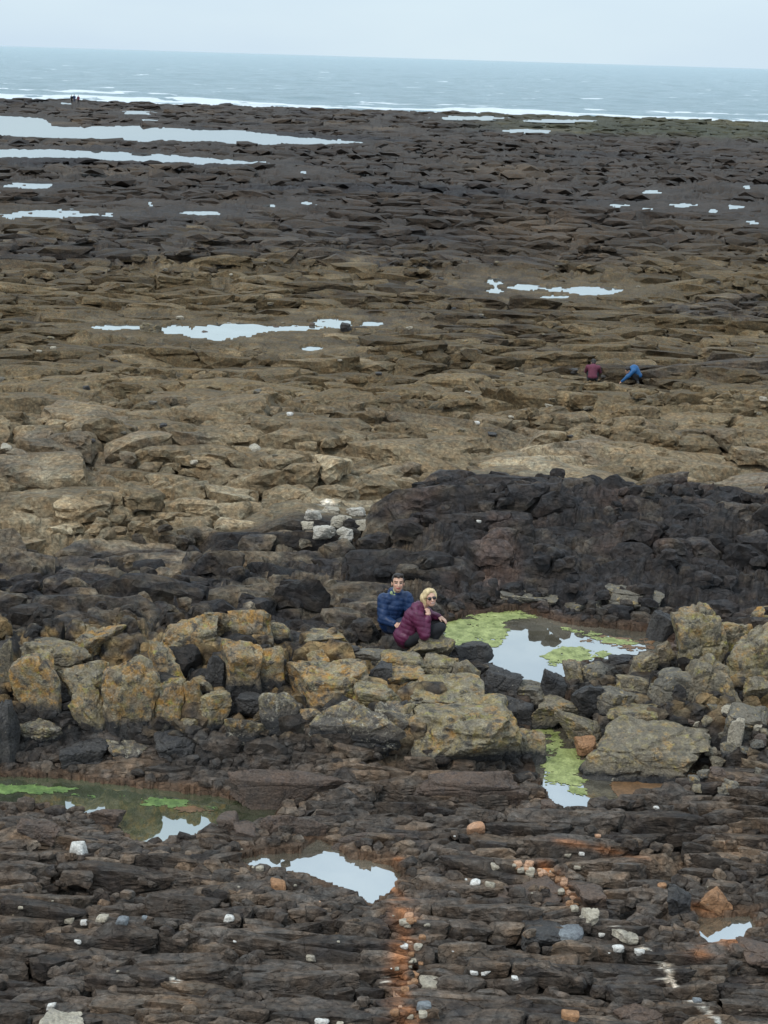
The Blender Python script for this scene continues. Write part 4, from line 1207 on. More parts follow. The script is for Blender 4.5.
# ridge, centre
B(290, 660, 362, 712, 'orange', 'large sharp-crested ochre block, peak of the central ridge', yaw=0.3, roll=-0.15, wl=0.05, seed=1811)
B(312, 700, 398, 770, 'crusty', 'large dark-faced block with cream streaks and yellow spots', wl=0.55, box=0.76, cuts=5)
B(308, 630, 347, 648, 'lichen', 'long rounded tan slab lying behind the central ridge', off=0.3, wl=-0.4, sharp=16)
B(308, 651, 330, 670, 'orange', 'small orange knob behind the sharp-crested block', off=0.2, wl=-0.2)
B(299, 706, 322, 730, 'orange', 'small ochre lump under the sharp-crested block', sharp=14)
B(352, 682, 398, 716, 'lichen', 'reddish tan jagged block left of the dark central cleft', wl=0.0)
B(374, 704, 412, 742, 'crusty', 'white-edged slab leaning against the largest front block', roll=0.35, wl=0.3)
B(330, 640, 360, 662, 'black', 'dark block with pale flecks left of the seated man', off=0.25)
B(350, 646, 384, 664, 'grey', 'low grey rock below the seated man', off=0.2)
B(370, 662, 392, 684, 'black', 'black block in the cleft beside the yellow knobbly one', off=0.05)
# ridge, right of the cleft, below the two people
B(411, 633, 452, 664, 'tan', 'rounded tan boulder in front of the woman in maroon', off=0.12, sharp=16, wl=-0.3, seed=1511)
B(379, 650, 424, 672, 'lichen', 'tan slab just below the feet of the seated pair', off=0.1, wl=-0.3)
B(385, 666, 424, 684, 'orange', 'knobbly yellow-ended block under the tan slab', off=0.06, sharp=14, rough=0.07, wl=-0.1)
B(399, 674, 478, 712, 'lichen', 'wide smooth tan slab across the middle of the right ridge', wl=-0.2, tilt=0.15, dep=0.9, box=0.78)
B(420, 656, 458, 680, 'lichen', 'brownish slab between the rounded boulder and the wide slab', off=0.08, wl=-0.3)
B(450, 658, 480, 704, 'tan', 'narrow tilted tan block along the right rim of the ridge', roll=0.4, dep=1.0)
B(413, 702, 512, 778, 'lichen', 'largest lichen block, square and yellow-blotched, front of the right ridge', wl=0.30, sharp=22, rough=0.05, seed=1302)
B(396, 703, 416, 728, 'orange', 'small reddish block in the cleft left of the largest lichen block', wl=-0.2)
B(478, 701, 498, 720, 'tan', 'small tan corner stone on the right shoulder of the largest block', off=0.1)
# dark blocks along the pool
B(450, 638, 493, 674, 'black', 'dark pointed block standing into the big pool, near the woman', yaw=0.5, roll=0.3, cuts=8)
B(472, 664, 522, 700, 'black', 'dark layered slab sloping down to the near shore of the big pool', tilt=-0.2, roll=0.2)
B(498, 694, 532, 738, 'black', 'black square block in the gap between the two pools')
B(513, 680, 552, 712, 'grey', 'brown-footed dark block on the sill of the big pool', wl=0.3)
B(541, 667, 566, 702, 'black', 'steep dark block on the sill, second from the brown-footed one')
B(563, 660, 586, 684, 'tan', 'small tan-topped block on the pool sill', off=0.05, wl=-0.1)
B(582, 660, 608, 684, 'grey', 'brown jagged block on the sill right of the tan-topped one', off=0.05)
B(608, 653, 630, 674, 'black', 'small dark upright block breaking the shore of the big pool')
B(630, 648, 657, 676, 'tan', 'light square-topped block at the right tip of the big pool', yaw=0.5, wl=-0.4)
B(656, 640, 674, 668, 'tan', 'small tan block against the large ochre boulder')
B(573, 678, 612, 718, 'black', 'dark steeply tilted block right of the pool sill', roll=-0.5, yaw=0.3)
B(594, 682, 640, 716, 'grey', 'smooth grey slab with a brown lower lip', off=0.06, roll=0.25, dep=1.0)
B(531, 693, 578, 728, 'tan', 'brown block at the head of the narrow green pool', wl=0.0)
B(554, 704, 602, 742, 'tan', 'pale-topped angular block beside the narrow green pool', yaw=0.6, wl=-0.3, cuts=4)
B(616, 672, 652, 702, 'tan', 'tan block between the grey slab and the large ochre boulder', off=0.08)
B(606, 698, 662, 734, 'lichen', 'ochre wedge lying on the low broad boulder', wl=-0.2, off=0.05)
B(580, 722, 708, 782, 'tan', 'low broad boulder with a rust-brown waterline, right of the narrow pool', wl=0.1, sharp=18, dep=0.6, seed=1903)
B(511, 729, 545, 776, 'lichen', 'black pillar with a tan crust on top, left of the narrow pool', wl=0.5)
B(575, 736, 596, 752, 'rust', 'small rust-brown stone at the water in the narrow pool')
# right-hand boulders
B(671, 603, 728, 680, 'lichen', 'large rounded ochre boulder at the right end of the big pool', off=0.1, sharp=12, rough=0.06, wl=-0.1, cuts=8)
B(703, 617, 750, 668, 'orange', 'orange-brown boulder behind the large rounded ochre one', off=0.35, sharp=14, wl=-0.3)
B(726, 622, 784, 696, 'lichen', 'big smooth ochre boulder cut by the right edge of the view', off=0.2, sharp=14, wl=-0.3)
B(748, 604, 784, 634, 'orange', 'small orange boulder at the right edge, behind the big smooth one', off=0.6, sharp=14, wl=-0.4)
B(686, 652, 746, 718, 'tan', 'brown fluted boulder below the ochre pair on the right', off=0.05, sharp=14)
B(744, 676, 772, 702, 'tan', 'tan block low at the right edge', wl=-0.1)
B(650, 668, 700, 712, 'grey', 'smooth grey curved rock left of the brown fluted boulder', sharp=12)
B(720, 700, 772, 740, 'grey', 'grey jagged slab near the right edge above the dark ledges')
B(728, 716, 744, 752, 'pale', 'pale narrow upright stone among grey rubble on the right', dep=0.9)
B(647, 609, 674, 642, 'black', 'blue-black wedge at the far right shore of the big pool', yaw=0.7)
B(559, 597, 606, 622, 'grey', 'grey flat-faced block standing on the far shore of the big pool', off=0.1)
B(500, 585, 556, 608, 'grey', 'long grey shelf at the back of the big pool')
B(606, 584, 662, 612, 'grey', 'weathered grey block behind the right part of the big pool')
# beyond
B(496, 264, 522, 280, 'black', 'dark mussel-covered hump by the puddle right of centre', off=1.2)
B(340, 322, 352, 334, 'black', 'dark boulder standing in the long string of puddles')
B(140, 322, 160, 336, 'tan', 'brown hump rising from the left end of the string of puddles')
for x0, y0, x1, y1, m_ in ((304, 508, 322, 524, 'quartz'), (312, 522, 336, 541, 'quartz'), (330, 512, 352, 530, 'pale'), (322, 505, 340, 516, 'pale'), (346, 505, 366, 520, 'quartz'),
                           (336, 526, 354, 542, 'quartz'), (354, 518, 374, 532, 'pale'), (300, 520, 314, 532, 'pale')):
    B(x0, y0, x1, y1, m_, 'quartz-whitened angular block in the pale patch above the seated pair', group='quartz-whitened blocks', wl=-0.5, real=True, mh=0.5)
# foreground
B(69, 841, 87, 858, 'white', 'white rounded boulder alone on the dark ledges, lower left', sharp=12, cuts=3, rough=0.02)
B(34, 1007, 86, 1040, 'pale', 'pale block with a rusty underside at the bottom left corner', sharp=16)
B(46, 1002, 56, 1012, 'white', 'white ball-shaped stone resting on the pale bottom-left block', sharp=6, cuts=1, rough=0.01, name='stone', cat='stone', off=0.06)
B(697, 886, 732, 917, 'rust', 'orange three-sided boulder at the edge of the small right pool', roll=0.5, cuts=10, box=0.7, seed=1603, deep=1.05, dep=0.6)
B(371, 866, 388, 879, 'brown', 'small round dark boulder in the right end of the front pool', sharp=8, cuts=2)
B(217, 812, 240, 834, 'brown', 'dark round boulder at the right end of the shaded pool', sharp=12)
B(233, 822, 258, 842, 'brown', 'second round boulder, touching the dark one by the shaded pool', sharp=12)
B(256, 814, 322, 848, 'brown', 'large reddish brown tilted slab above the front pool', roll=0.2, dep=0.3, off=0.1)
B(322, 832, 402, 856, 'brown', 'rusty brown low rocks along the far side of the front pool', dep=0.25, off=0.15)
B(498, 880, 562, 910, 'brown', 'smooth brown dome left of the cleft of peach stones', sharp=10, rough=0.03)
B(574, 884, 608, 916, 'brown', 'dark upright boulder right of the cleft of peach stones', sharp=14)
B(520, 914, 584, 954, 'black', 'smooth black dome flecked with white', sharp=10, rough=0.03)
B(552, 926, 584, 944, 'slate', 'smooth blue-grey stone lying on the black dome', sharp=10, off=0.1)
B(612, 996, 664, 1030, 'brown', 'broad domed rock with a red-brown face, bottom right', sharp=12)
B(664, 884, 692, 924, 'black', 'black steep rock left of the orange three-sided boulder')
B(738, 938, 790, 966, 'brown', 'reddish flat rock right of the small pool at the right edge')
B(580, 908, 600, 924, 'pale', 'flat greenish pale stone below the dark upright boulder', cuts=4)
B(612, 929, 638, 944, 'pale', 'pale pink stone at the head of the white vein', cuts=6)
B(14, 818, 62, 842, 'brown', 'brown slab among the boulders below the shaded pool', dep=0.5)
B(88, 806, 126, 832, 'brown', 'sloping brown block cutting into the shaded pool', roll=0.3, dep=0.5)
B(235, 768, 345, 800, 'brown', 'long dark brown outcrop above the right end of the shaded pool', dep=0.25, name='rock_outcrop', cat='outcrop')
B(420, 772, 520, 812, 'brown', 'brown rubbly outcrop under the largest lichen block', dep=0.3, name='rock_outcrop', cat='outcrop')
B(540, 800, 556, 812, 'brown', 'tiny dark rock at the near end of the narrow pool')

# pebbles that can be told apart, and two white flecks for puddle glints
PEB = [(26, 832, 5, 'white', 'tiny white pebble below the left end of the shaded pool'), (69, 919, 14, 'pale', 'yellowish flat cobble, left of three in a row on the left ledges'),
       (84, 922, 9, 'white', 'small white pebble, middle one of three in a row on the left ledges'), (102, 919, 15, 'pale', 'pale grey cobble, right of three in a row on the left ledges'),
       (122, 921, 16, 'slate', 'blue-grey flat stone right of the row of three cobbles'), (145, 918, 8, 'slate', 'small blue-grey pebble right of the flat blue-grey stone'),
       (78, 941, 9, 'white', 'white pebble below the row of three cobbles'), (21, 907, 7, 'pale', 'small pale disc-shaped pebble above the driftwood twig'),
       (229, 918, 13, 'white', 'flat white stone on the ledge below the front pool'), (311, 957, 12, 'pale', 'cream cobble beside the square-jointed block'),
       (235, 941, 5, 'white', 'tiny white pebble under the flat white stone'), (322, 1021, 18, 'white', 'white angular cobble at the bottom edge left of centre'),
       (340, 1024, 9, 'pale', 'pale stone at the bottom edge right of the white angular cobble'), (495, 866, 12, 'pale', 'cream pebble on the dark rock above the brown dome'),
       (475, 883, 13, 'white', 'white-topped cobble, left one of two side by side'), (490, 885, 13, 'pale', 'light brown cobble, right one of two side by side'),
       (578, 867, 10, 'pale', 'yellow-white cobble right of the cleft of peach stones'), (581, 853, 9, 'white', 'white flat pebble above the cleft of peach stones'),
       (568, 855, 9, 'pale', 'tan pebble left of the white flat one above the cleft'), (656, 808, 8, 'white', 'round white pebble on the dark ledges right of the narrow pool'),
       (640, 952, 13, 'white', 'oval white cobble below the small right pool'), (697, 1001, 11, 'slate', 'grey rounded pebble at the lower part of the white vein'),
       (474, 972, 10, 'white', 'white rounded pebble, left of a pair below the ledges in the middle'), (486, 971, 13, 'white', 'white square pebble, right of a pair below the ledges in the middle'),
       (515, 978, 9, 'white', 'thin white sliver right of the white square pebble'), (427, 925, 8, 'pale', 'light pebble on the left rim of the rusty cleft'),
       (404, 922, 12, 'pale', 'round tan cobble at the top of the rusty cleft'), (476, 828, 22, 'peach', 'peach stained flat stone below the outcrop, above the ledges'),
       (404, 946, 10, 'white', 'white pebble halfway down the rusty cleft'), (430, 985, 26, 'pale', 'pale rounded boulder beside the lower rusty cleft'),
       (424, 1006, 18, 'slate', 'grey-green rounded stone at the bottom of the rusty cleft'), (260, 868, 10, 'pale', 'shiny cream pebble at the left tip of the front pool'),
       (278, 885, 20, 'rust', 'yellow-brown block just below the front pool'), (570, 1016, 22, 'rust', 'ochre stone at the bottom edge right of centre'),
       (602, 934, 9, 'white', 'small white pebble left of the pale pink stone'), (618, 948, 14, 'white', 'white stone between the pink stone and the vein'),
       (662, 886, 11, 'rust', 'little orange pebble above the black steep rock'), (598, 836, 8, 'peach', 'pinkish pebble right of the narrow pool foot'),
       (479, 521, 7, 'white', 'small white stone on the great black bluff'), (290, 414, 8, 'white', 'white fleck standing for a puddle glint on the brown platform left of centre'),  # the platform fleck imitates a glint on water by its white colour
       (477, 423, 7, 'white', 'white fleck standing for a puddle glint at the foot of the brown scarp')]  # a glint on water too, put in as a white fleck
for x, y, s, m, lab in PEB:
    s *= 0.85
    B(x - s / 2, y - s * 0.36, x + s / 2, y + s * 0.36, m, lab, name='pebble', cat='pebble', sharp=8, cuts=4, rough=0.02, dep=0.8, off=0.02, deep=1.2, mh=0.5)
rp = random.Random(9)
for i in range(46):      # the cleft of peach stones
    t = rp.random()
    x = 516 + 60 * t + rp.gauss(0, 4); y = (866 + 14 * t + rp.gauss(0, 3)) if t < 0.7 else 876 + 34 * (t - 0.7) / 0.3 + rp.gauss(0, 4)
    s = rp.uniform(4, 10)
    B(x - s / 2, y - s * 0.38, x + s / 2, y + s * 0.38, rp.choice(['peach', 'peach', 'pale', 'rust']), 'peach and cream pebble packed in the rusty cleft right of the brown dome',
      name='pebble', cat='pebble', group='peach pebbles in the cleft', sharp=8, cuts=3, rough=0.02, off=0.02, deep=1.1, mh=0.5)
for i in range(24):      # the rusty cleft running down to the bottom edge
    t = rp.random()
    x = 408 + 6 * math.sin(t * 7) + rp.gauss(0, 6); y = 915 + 105 * t
    s = rp.uniform(4, 11)
    B(x - s / 2, y - s * 0.38, x + s / 2, y + s * 0.38, rp.choice(['peach', 'rust', 'rust', 'pale']), 'small orange or pale pebble in the narrow rusty cleft at bottom centre',
      name='pebble', cat='pebble', group='pebbles in the narrow rusty cleft', sharp=8, cuts=3, rough=0.02, off=0.02, deep=1.1, mh=0.5)
for i in range(40):      # grey rubble right of the low broad boulder
    x = rp.uniform(690, 766); y = rp.uniform(705, 792); s = rp.uniform(7, 17)
    B(x - s / 2, y - s * 0.4, x + s / 2, y + s * 0.4, rp.choice(['grey', 'grey', 'tan', 'pale', 'brown']), 'angular grey rubble stone between the low broad boulder and the right edge',
      name='stone', cat='stone', group='grey rubble by the right edge', sharp=20, cuts=6, off=0.03, deep=1.2, mh=0.6)
for i in range(24):      # small pale stones strewn over the ledges
    x = rp.uniform(10, 760); y = rp.uniform(835, 1018); s = rp.uniform(1.6, 3.6)
    B(x - s / 2, y - s * 0.38, x + s / 2, y + s * 0.38, rp.choice(['white', 'pale', 'pale', 'peach']), 'tiny pale pebble strewn on the dark foreground ledges',
      name='pebble', cat='pebble', group='pale pebbles strewn on the ledges', sharp=8, cuts=3, rough=0.02, off=0.02, deep=1.1, mh=0.6)
for x, y, s in ((205, 333, 7), (232, 331, 6), (246, 334, 5), (262, 330, 6), (276, 328, 7), (296, 328, 5), (312, 325, 6), (324, 323, 5), (190, 331, 5), (218, 336, 5), (578, 291, 5), (602, 289, 6), (616, 291, 5), (540, 288, 5), (566, 290, 4), (30, 214, 5), (60, 213, 4), (74, 215, 4), (24, 186, 4)):
    B(x - s / 2, y - s * 0.4, x + s / 2, y + s * 0.35, 'brown', 'small dark stone standing in a shallow puddle of the brown platform',
      name='stone', cat='stone', group='stones in the shallow puddles', sharp=24, cuts=6, deep=1.1, mh=0.6)
for i in range(60):      # loose blocks on the brown platform and beyond
    x = rp.uniform(0, 768); y = rp.uniform(262, 470); s = rp.uniform(4, 11) * (0.5 + (y - 250) / 260)
    B(x - s / 2, y - s * 0.3, x + s / 2, y + s * 0.3, rp.choice(['tan', 'grey', 'black', 'pale', 'tan']), 'loose angular block lying on the brown rock platform',
      name='stone', cat='stone', group='loose blocks on the brown platform', sharp=24, cuts=6, off=0.05, deep=1.1, mh=0.5)

# driftwood twig
p = hit(78, 921)
m = depth_of(p) / FPX
t_ = NT('driftwood'); dm = t_.out((0.45, 0.36, 0.24), 0.8)
bm = bmesh.new()
n_ = 14
for i in range(n_):
    t = i / (n_ - 1)
    c = Vector((-0.055 + 0.11 * t, -0.05 + 0.10 * t + 0.006 * math.sin(5 * t), 0.012 + 0.01 * math.sin(3 * t)))
    for k in range(8):
        a = k / 8 * 2 * math.pi
        r = 0.008 * (1 - 0.5 * t)
        bm.verts.new(c + Vector((math.cos(a) * r * 0.7, -math.cos(a) * r * 0.7, math.sin(a) * r)))
bm.verts.ensure_lookup_table()
for i in range(n_ - 1):
    for k in range(8):
        bm.faces.new([bm.verts[i * 8 + k], bm.verts[i * 8 + (k + 1) % 8], bm.verts[(i + 1) * 8 + (k + 1) % 8], bm.verts[(i + 1) * 8 + k]])
bm.faces.new([bm.verts[k] for k in range(7, -1, -1)]); bm.faces.new([bm.verts[(n_ - 1) * 8 + k] for k in range(8)])
me = bpy.data.meshes.new('driftwood_twig'); bm.to_mesh(me); bm.free(); me.materials.append(dm)
tw = bpy.data.objects.new('driftwood_twig', me); COL.objects.link(tw)
q = hit(20, 918)
tw.location = (q[0], q[1] - 0.05, q[2] + 0.07); tw.rotation_euler = (0, -0.3, 0)
tag(tw, 'pale stick of driftwood on the dark ledges at the left', 'driftwood')


# ------------------------------------------------------------------ people
def plain(name, col, rough=0.7, var=0.12, bump=0.0, spec=0.3):
    t = NT(name); tc = t.n('TexCoord')
    nz = t.noise(tc.outputs['Object'], 18, 4, 0.6)
    k = t.mix(tuple(c * (1 - var) for c in col), tuple(min(1, c * (1 + var) + 0.003) for c in col), t.ramp(nz, [(0.35, 0.0), (0.65, 1.0)]).outputs[0])
    return t.out(k, rough, nz.outputs[0] if bump else None, bump, 0.01, spec)


def skin_mat():
    t = NT('skin'); at = t.n('Attribute', attribute_name='tone')
    return t.out(at.outputs['Color'], 0.55, None, spec=0.35, Subsurface_Weight=0.05)


SKIN = skin_mat()
PM = dict(navy=plain('navy_quilted_nylon', (0.009, 0.026, 0.075), 0.45, 0.2, 0.2), maroon=plain('maroon_quilted_nylon', (0.085, 0.013, 0.04), 0.45, 0.2, 0.2),
          blackc=plain('black_cloth', (0.012, 0.012, 0.014), 0.8), darkhair=plain('dark_brown_hair', (0.022, 0.016, 0.013), 0.5, 0.3, 0.5),
          blonde=plain('blonde_hair', (0.50, 0.37, 0.20), 0.5, 0.25, 0.5), lens=plain('dark_lens', (0.012, 0.008, 0.008), 0.15, 0.1, 0, 0.6),
          shirt=plain('lime_shirt', (0.30, 0.36, 0.17), 0.8), boot=plain('dark_boot', (0.03, 0.027, 0.025), 0.7), blue=plain('bright_blue_nylon', (0.014, 0.08, 0.20), 0.5),
          wine=plain('wine_cloth', (0.12, 0.03, 0.05), 0.8), white=plain('white_cloth', (0.7, 0.7, 0.7), 0.8), jeans=plain('dark_blue_cloth', (0.02, 0.03, 0.06), 0.8))


def add_cap(bm, a, b, ra, rb, seg=14):
    a = Vector(a); b = Vector(b)
    for c, r in ((a, ra), (b, rb)):
        bmesh.ops.create_icosphere(bm, subdivisions=3, radius=r, matrix=Matrix.Translation(c))
    d = b - a
    if d.length > 1e-4:
        M_ = Matrix.Translation((a + b) / 2) @ d.to_track_quat('Z', 'Y').to_matrix().to_4x4()
        bmesh.ops.create_cone(bm, cap_ends=True, segments=seg, radius1=ra, radius2=rb, depth=d.length, matrix=M_)


def add_ell(bm, c, r, rot=None):
    M_ = Matrix.Translation(Vector(c)) @ (rot.to_4x4() if rot else Matrix.Identity(4)) @ Matrix.Diagonal((*r, 1))
    bmesh.ops.create_icosphere(bm, subdivisions=3, radius=1, matrix=M_)


def blob(name, parts, mat, parent, voxel=0.01, smooth=4, quilt=0):
    bm = bmesh.new()
    for q in parts:
        if q[0] == 'c':
            add_cap(bm, *q[1:])
        else:
            add_ell(bm, *q[1:])
    me = bpy.data.meshes.new('tmp'); bm.to_mesh(me); bm.free()
    o = bpy.data.objects.new('tmp', me); COL.objects.link(o)
    r = o.modifiers.new('r', 'REMESH'); r.mode = 'VOXEL'; r.voxel_size = voxel
    s = o.modifiers.new('s', 'SMOOTH'); s.iterations = smooth; s.factor = 0.5
    dg = bpy.context.evaluated_depsgraph_get(); dg.update()
    nm = bpy.data.meshes.new_from_object(o.evaluated_get(dg))
    bpy.data.objects.remove(o)
    nm.name = name
    nm.materials.clear(); nm.materials.append(mat)
    n = len(nm.vertices)
    if quilt:
        co = np.empty(n * 3, np.float32); nm.vertices.foreach_get('co', co); co = co.reshape(-1, 3)
        no = np.empty(n * 3, np.float32); nm.vertex_normals.foreach_get('vector', no); no = no.reshape(-1, 3)
        ph_ = (co[:, 2] * 0.95 + co[:, 0] * 0.2 + 0.012 * noise3(co.astype(float) * 8, 3)) / quilt
        co += no * (np.abs(np.sin(ph_ * math.pi))[:, None] ** 0.6 * 0.006 - 0.003)
        co += no * (0.010 * noise3(co.astype(float) * 9, 5) + 0.005 * noise3(co.astype(float) * np.array([26, 26, 12]), 6))[:, None]
        nm.vertices.foreach_set('co', co.ravel())
    nm.polygons.foreach_set('use_smooth', np.ones(len(nm.polygons), bool))
    ob = bpy.data.objects.new(name, nm); COL.objects.link(ob)
    if parent:
        ob.parent = parent
    return ob


def frame(fwd, tilt=0.0):
    f = Vector(fwd).normalized()
    z = Vector((0, 0, 1)); x = f.cross(z).normalized(); up = x.cross(f)
    R = Matrix((x, f, up)).transposed()
    return R @ Matrix.Rotation(tilt, 3, 'Y')


def hand_parts(w, d, palm_n, curl=0.5, s=1.0):
    """palm, four fingers of unequal length with a bend, thumb from the side; d points along the hand, palm_n out of the palm"""
    w = Vector(w); d = Vector(d).normalized(); n = Vector(palm_n).normalized(); sd = d.cross(n).normalized()
    P = [('c', w, w + d * 0.05 * s, 0.021 * s, 0.030 * s), ('e', w + d * 0.05 * s, (0.036 * s, 0.036 * s, 0.022 * s))]
    for i, L in enumerate((0.062, 0.072, 0.068, 0.052)):
        b = w + d * 0.078 * s + sd * (i - 1.5) * 0.019 * s
        m_ = b + (d * math.cos(curl * 0.6) + n * math.sin(curl * 0.6)) * L * 0.55 * s
        e = m_ + (d * math.cos(curl * 1.8) + n * math.sin(curl * 1.8)) * L * 0.5 * s
        P.append(('c', b, m_, 0.0095 * s, 0.0088 * s, 8)); P.append(('c', m_, e, 0.0088 * s, 0.0072 * s, 8))
    tb = w + d * 0.025 * s - sd * 0.028 * s
    tm = tb + (d * 0.7 - sd * 0.6 + n * 0.3) * 0.038 * s
    P.append(('c', tb, tm, 0.012 * s, 0.0105 * s, 8)); P.append(('c', tm, tm + (d * 0.9 + n * 0.5).normalized() * 0.03 * s, 0.0105 * s, 0.008 * s, 8))
    return P


def head_parts(c, R, s=1.0):
    def T(v): return Vector(c) + R @ (Vector(v) * s)
    def e(v, r): return ('e', T(v), tuple(k * s for k in r), R)
    return [e((0, -0.012, 0.03), (0.074, 0.092, 0.088)), e((0, 0.022, -0.03), (0.060, 0.066, 0.078)), e((0, 0.045, -0.078), (0.036, 0.034, 0.026)),
            ('c', T((0, 0.086, 0.015)), T((0, 0.106, -0.026)), 0.009 * s, 0.015 * s), e((-0.030, 0.062, -0.022), (0.024, 0.020, 0.022)), e((0.030, 0.062, -0.022), (0.024, 0.020, 0.022)),
            e((-0.076, -0.005, -0.008), (0.010, 0.018, 0.030)), e((0.076, -0.005, -0.008), (0.010, 0.018, 0.030)), e((0, 0.074, 0.032), (0.05, 0.012, 0.012)),
            e((0, 0.084, -0.055), (0.024, 0.010, 0.010))]


def paint(o, c, R, s, base, eyes=True, smile=0.0):
    me = o.data; n = len(me.vertices)
    co = np.empty(n * 3, np.float32); me.vertices.foreach_get('co', co); co = co.reshape(-1, 3)
    l = ((co - np.array(c)) @ np.array(R)) / s
    C = np.ones((n, 3)) * np.array(base)
    fr = l[:, 1] > 0.04
    ch = np.exp(-(((np.abs(l[:, 0]) - 0.038) / 0.02) ** 2 + ((l[:, 2] + 0.028) / 0.02) ** 2)) * fr
    C = C * (1 - 0.35 * ch[:, None]) + np.array([0.55, 0.20, 0.15]) * 0.35 * ch[:, None]
    if eyes:
        ey = fr & (((np.abs(l[:, 0]) - 0.030) / 0.016) ** 2 + ((l[:, 2] - 0.006) / 0.008) ** 2 < 1)
        C[ey] = (0.05, 0.035, 0.03)
        br = fr & (np.abs(np.abs(l[:, 0]) - 0.031) < 0.022) & (np.abs(l[:, 2] - 0.030) < 0.006)
        C[br] = (0.05, 0.035, 0.025)
    mo = fr & (np.abs(l[:, 0]) < 0.027) & (np.abs(l[:, 2] + 0.057 - 9 * l[:, 0] ** 2) < 0.008)
    C[mo] = (0.38, 0.10, 0.09)
    if smile:
        te = fr & (np.abs(l[:, 0]) < 0.020) & (np.abs(l[:, 2] + 0.056 - 9 * l[:, 0] ** 2) < 0.0042)
        C[te] = (0.62, 0.52, 0.47)
    a = me.color_attributes.new('tone', 'FLOAT_COLOR', 'POINT')
    q = np.ones((n, 4), np.float32); q[:, :3] = C
    a.data.foreach_set('color', q.ravel())


def root_at(loc, label):
    r = bpy.data.objects.new('person', None); COL.objects.link(r); r.location = loc
    r.empty_display_size = 0.2
    return tag(r, label, 'person')


def V3(*a):
    return Vector(a)


SK = (0.52, 0.31, 0.22)
# --- the woman: sits on her heels on the ridge, side on, face turned to the viewer
wb = PADS[0][0]
W_ = root_at((wb[0] - 0.02, wb[1] + 0.14, PADS[0][2]), 'blonde woman in sunglasses and maroon puffer jacket crouching by the pool')
hip = V3(0.0, 0, 0.17); chest = V3(0.10, 0, 0.44); nk = V3(0.18, -0.01, 0.585); hc = V3(0.285, -0.04, 0.735)
R = frame((0.22, -0.93, 0.26), 0.12)
sN = V3(0.13, -0.165, 0.53); sF = V3(0.15, 0.165, 0.53)
eN = V3(0.225, -0.235, 0.30); wN = V3(0.255, -0.165, 0.515)
eF = V3(0.29, 0.20, 0.40); wF = V3(0.40, 0.07, 0.445)
kN, kF = V3(0.43, -0.09, 0.35), V3(0.43, 0.12, 0.34)
aN, aF = V3(0.27, -0.10, 0.07), V3(0.27, 0.12, 0.07)
torso = [('e', hip, (0.15, 0.155, 0.13)), ('c', hip, chest, 0.125, 0.125), ('e', chest, (0.115, 0.155, 0.14)), ('c', V3(0.12, -0.10, 0.50), V3(0.13, 0.10, 0.50), 0.075, 0.075), ('c', nk - V3(0.02, 0, 0.04), nk, 0.06, 0.052)]
body = torso + [('c', nk, hc + V3(-0.03, 0.01, -0.06), 0.046, 0.046)] + head_parts(hc, R)
for s_, e_, w_ in ((sN, eN, wN), (sF, eF, wF)):
    body += [('c', s_, e_, 0.045, 0.036), ('c', e_, w_, 0.036, 0.024)]
body += hand_parts(wN, V3(0.05, 0.25, 1), V3(-0.4, 0.6, 0.0), 0.9, 0.95) + hand_parts(wF, V3(1, -0.35, -0.35), V3(0, 0, -1), 0.5, 0.95)
for k_, a_ in ((kN, aN), (kF, aF)):
    body += [('c', V3(0, k_[1], 0.16), k_, 0.07, 0.05), ('c', k_, a_, 0.048, 0.034), ('c', a_, a_ + V3(0.14, 0, -0.04), 0.034, 0.026)]
ob = blob('body', body, SKIN, W_, 0.0062, 3); paint(ob, hc, R, 1.0, SK, eyes=False, smile=1)
jk = [('e', hip + V3(-0.01, 0, 0.02), (0.165, 0.175, 0.14)), ('c', hip, chest, 0.155, 0.150), ('e', chest, (0.15, 0.18, 0.16)), ('c', V3(0.11, -0.12, 0.50), V3(0.13, 0.12, 0.50), 0.095, 0.095),
      ('c', nk - V3(0.03, 0, 0.05), nk + V3(-0.015, 0.01, 0.02), 0.095, 0.075), ('e', nk + V3(-0.075, 0.01, 0.0), (0.07, 0.11, 0.07))]
for s_, e_, w_ in ((sN, eN, wN), (sF, eF, wF)):
    jk += [('c', s_, e_, 0.085, 0.074), ('c', e_, w_ + (e_ - w_) * 0.05, 0.074, 0.046)]
blob('jacket', jk, PM['maroon'], W_, 0.0085, 5, 0.062)
tr = [('e', hip - V3(-0.02, 0, 0.03), (0.15, 0.16, 0.11))]
for k_, a_ in ((kN, aN), (kF, aF)):
    tr += [('c', V3(0.03, k_[1], 0.17), k_, 0.098, 0.074), ('c', k_, a_, 0.07, 0.05)]
blob('trousers', tr, PM['blackc'], W_, 0.011, 4)
for a_ in (aN, aF):
    blob('boot', [('c', a_ + V3(-0.03, 0, 0.0), a_ + V3(0.05, 0, -0.025), 0.05, 0.045), ('c', a_ + V3(0.04, 0, -0.03), a_ + V3(0.16, 0, -0.042), 0.042, 0.034)], PM['boot'], W_, 0.01, 3)


def TH(c, R, v):
    return Vector(c) + R @ Vector(v)


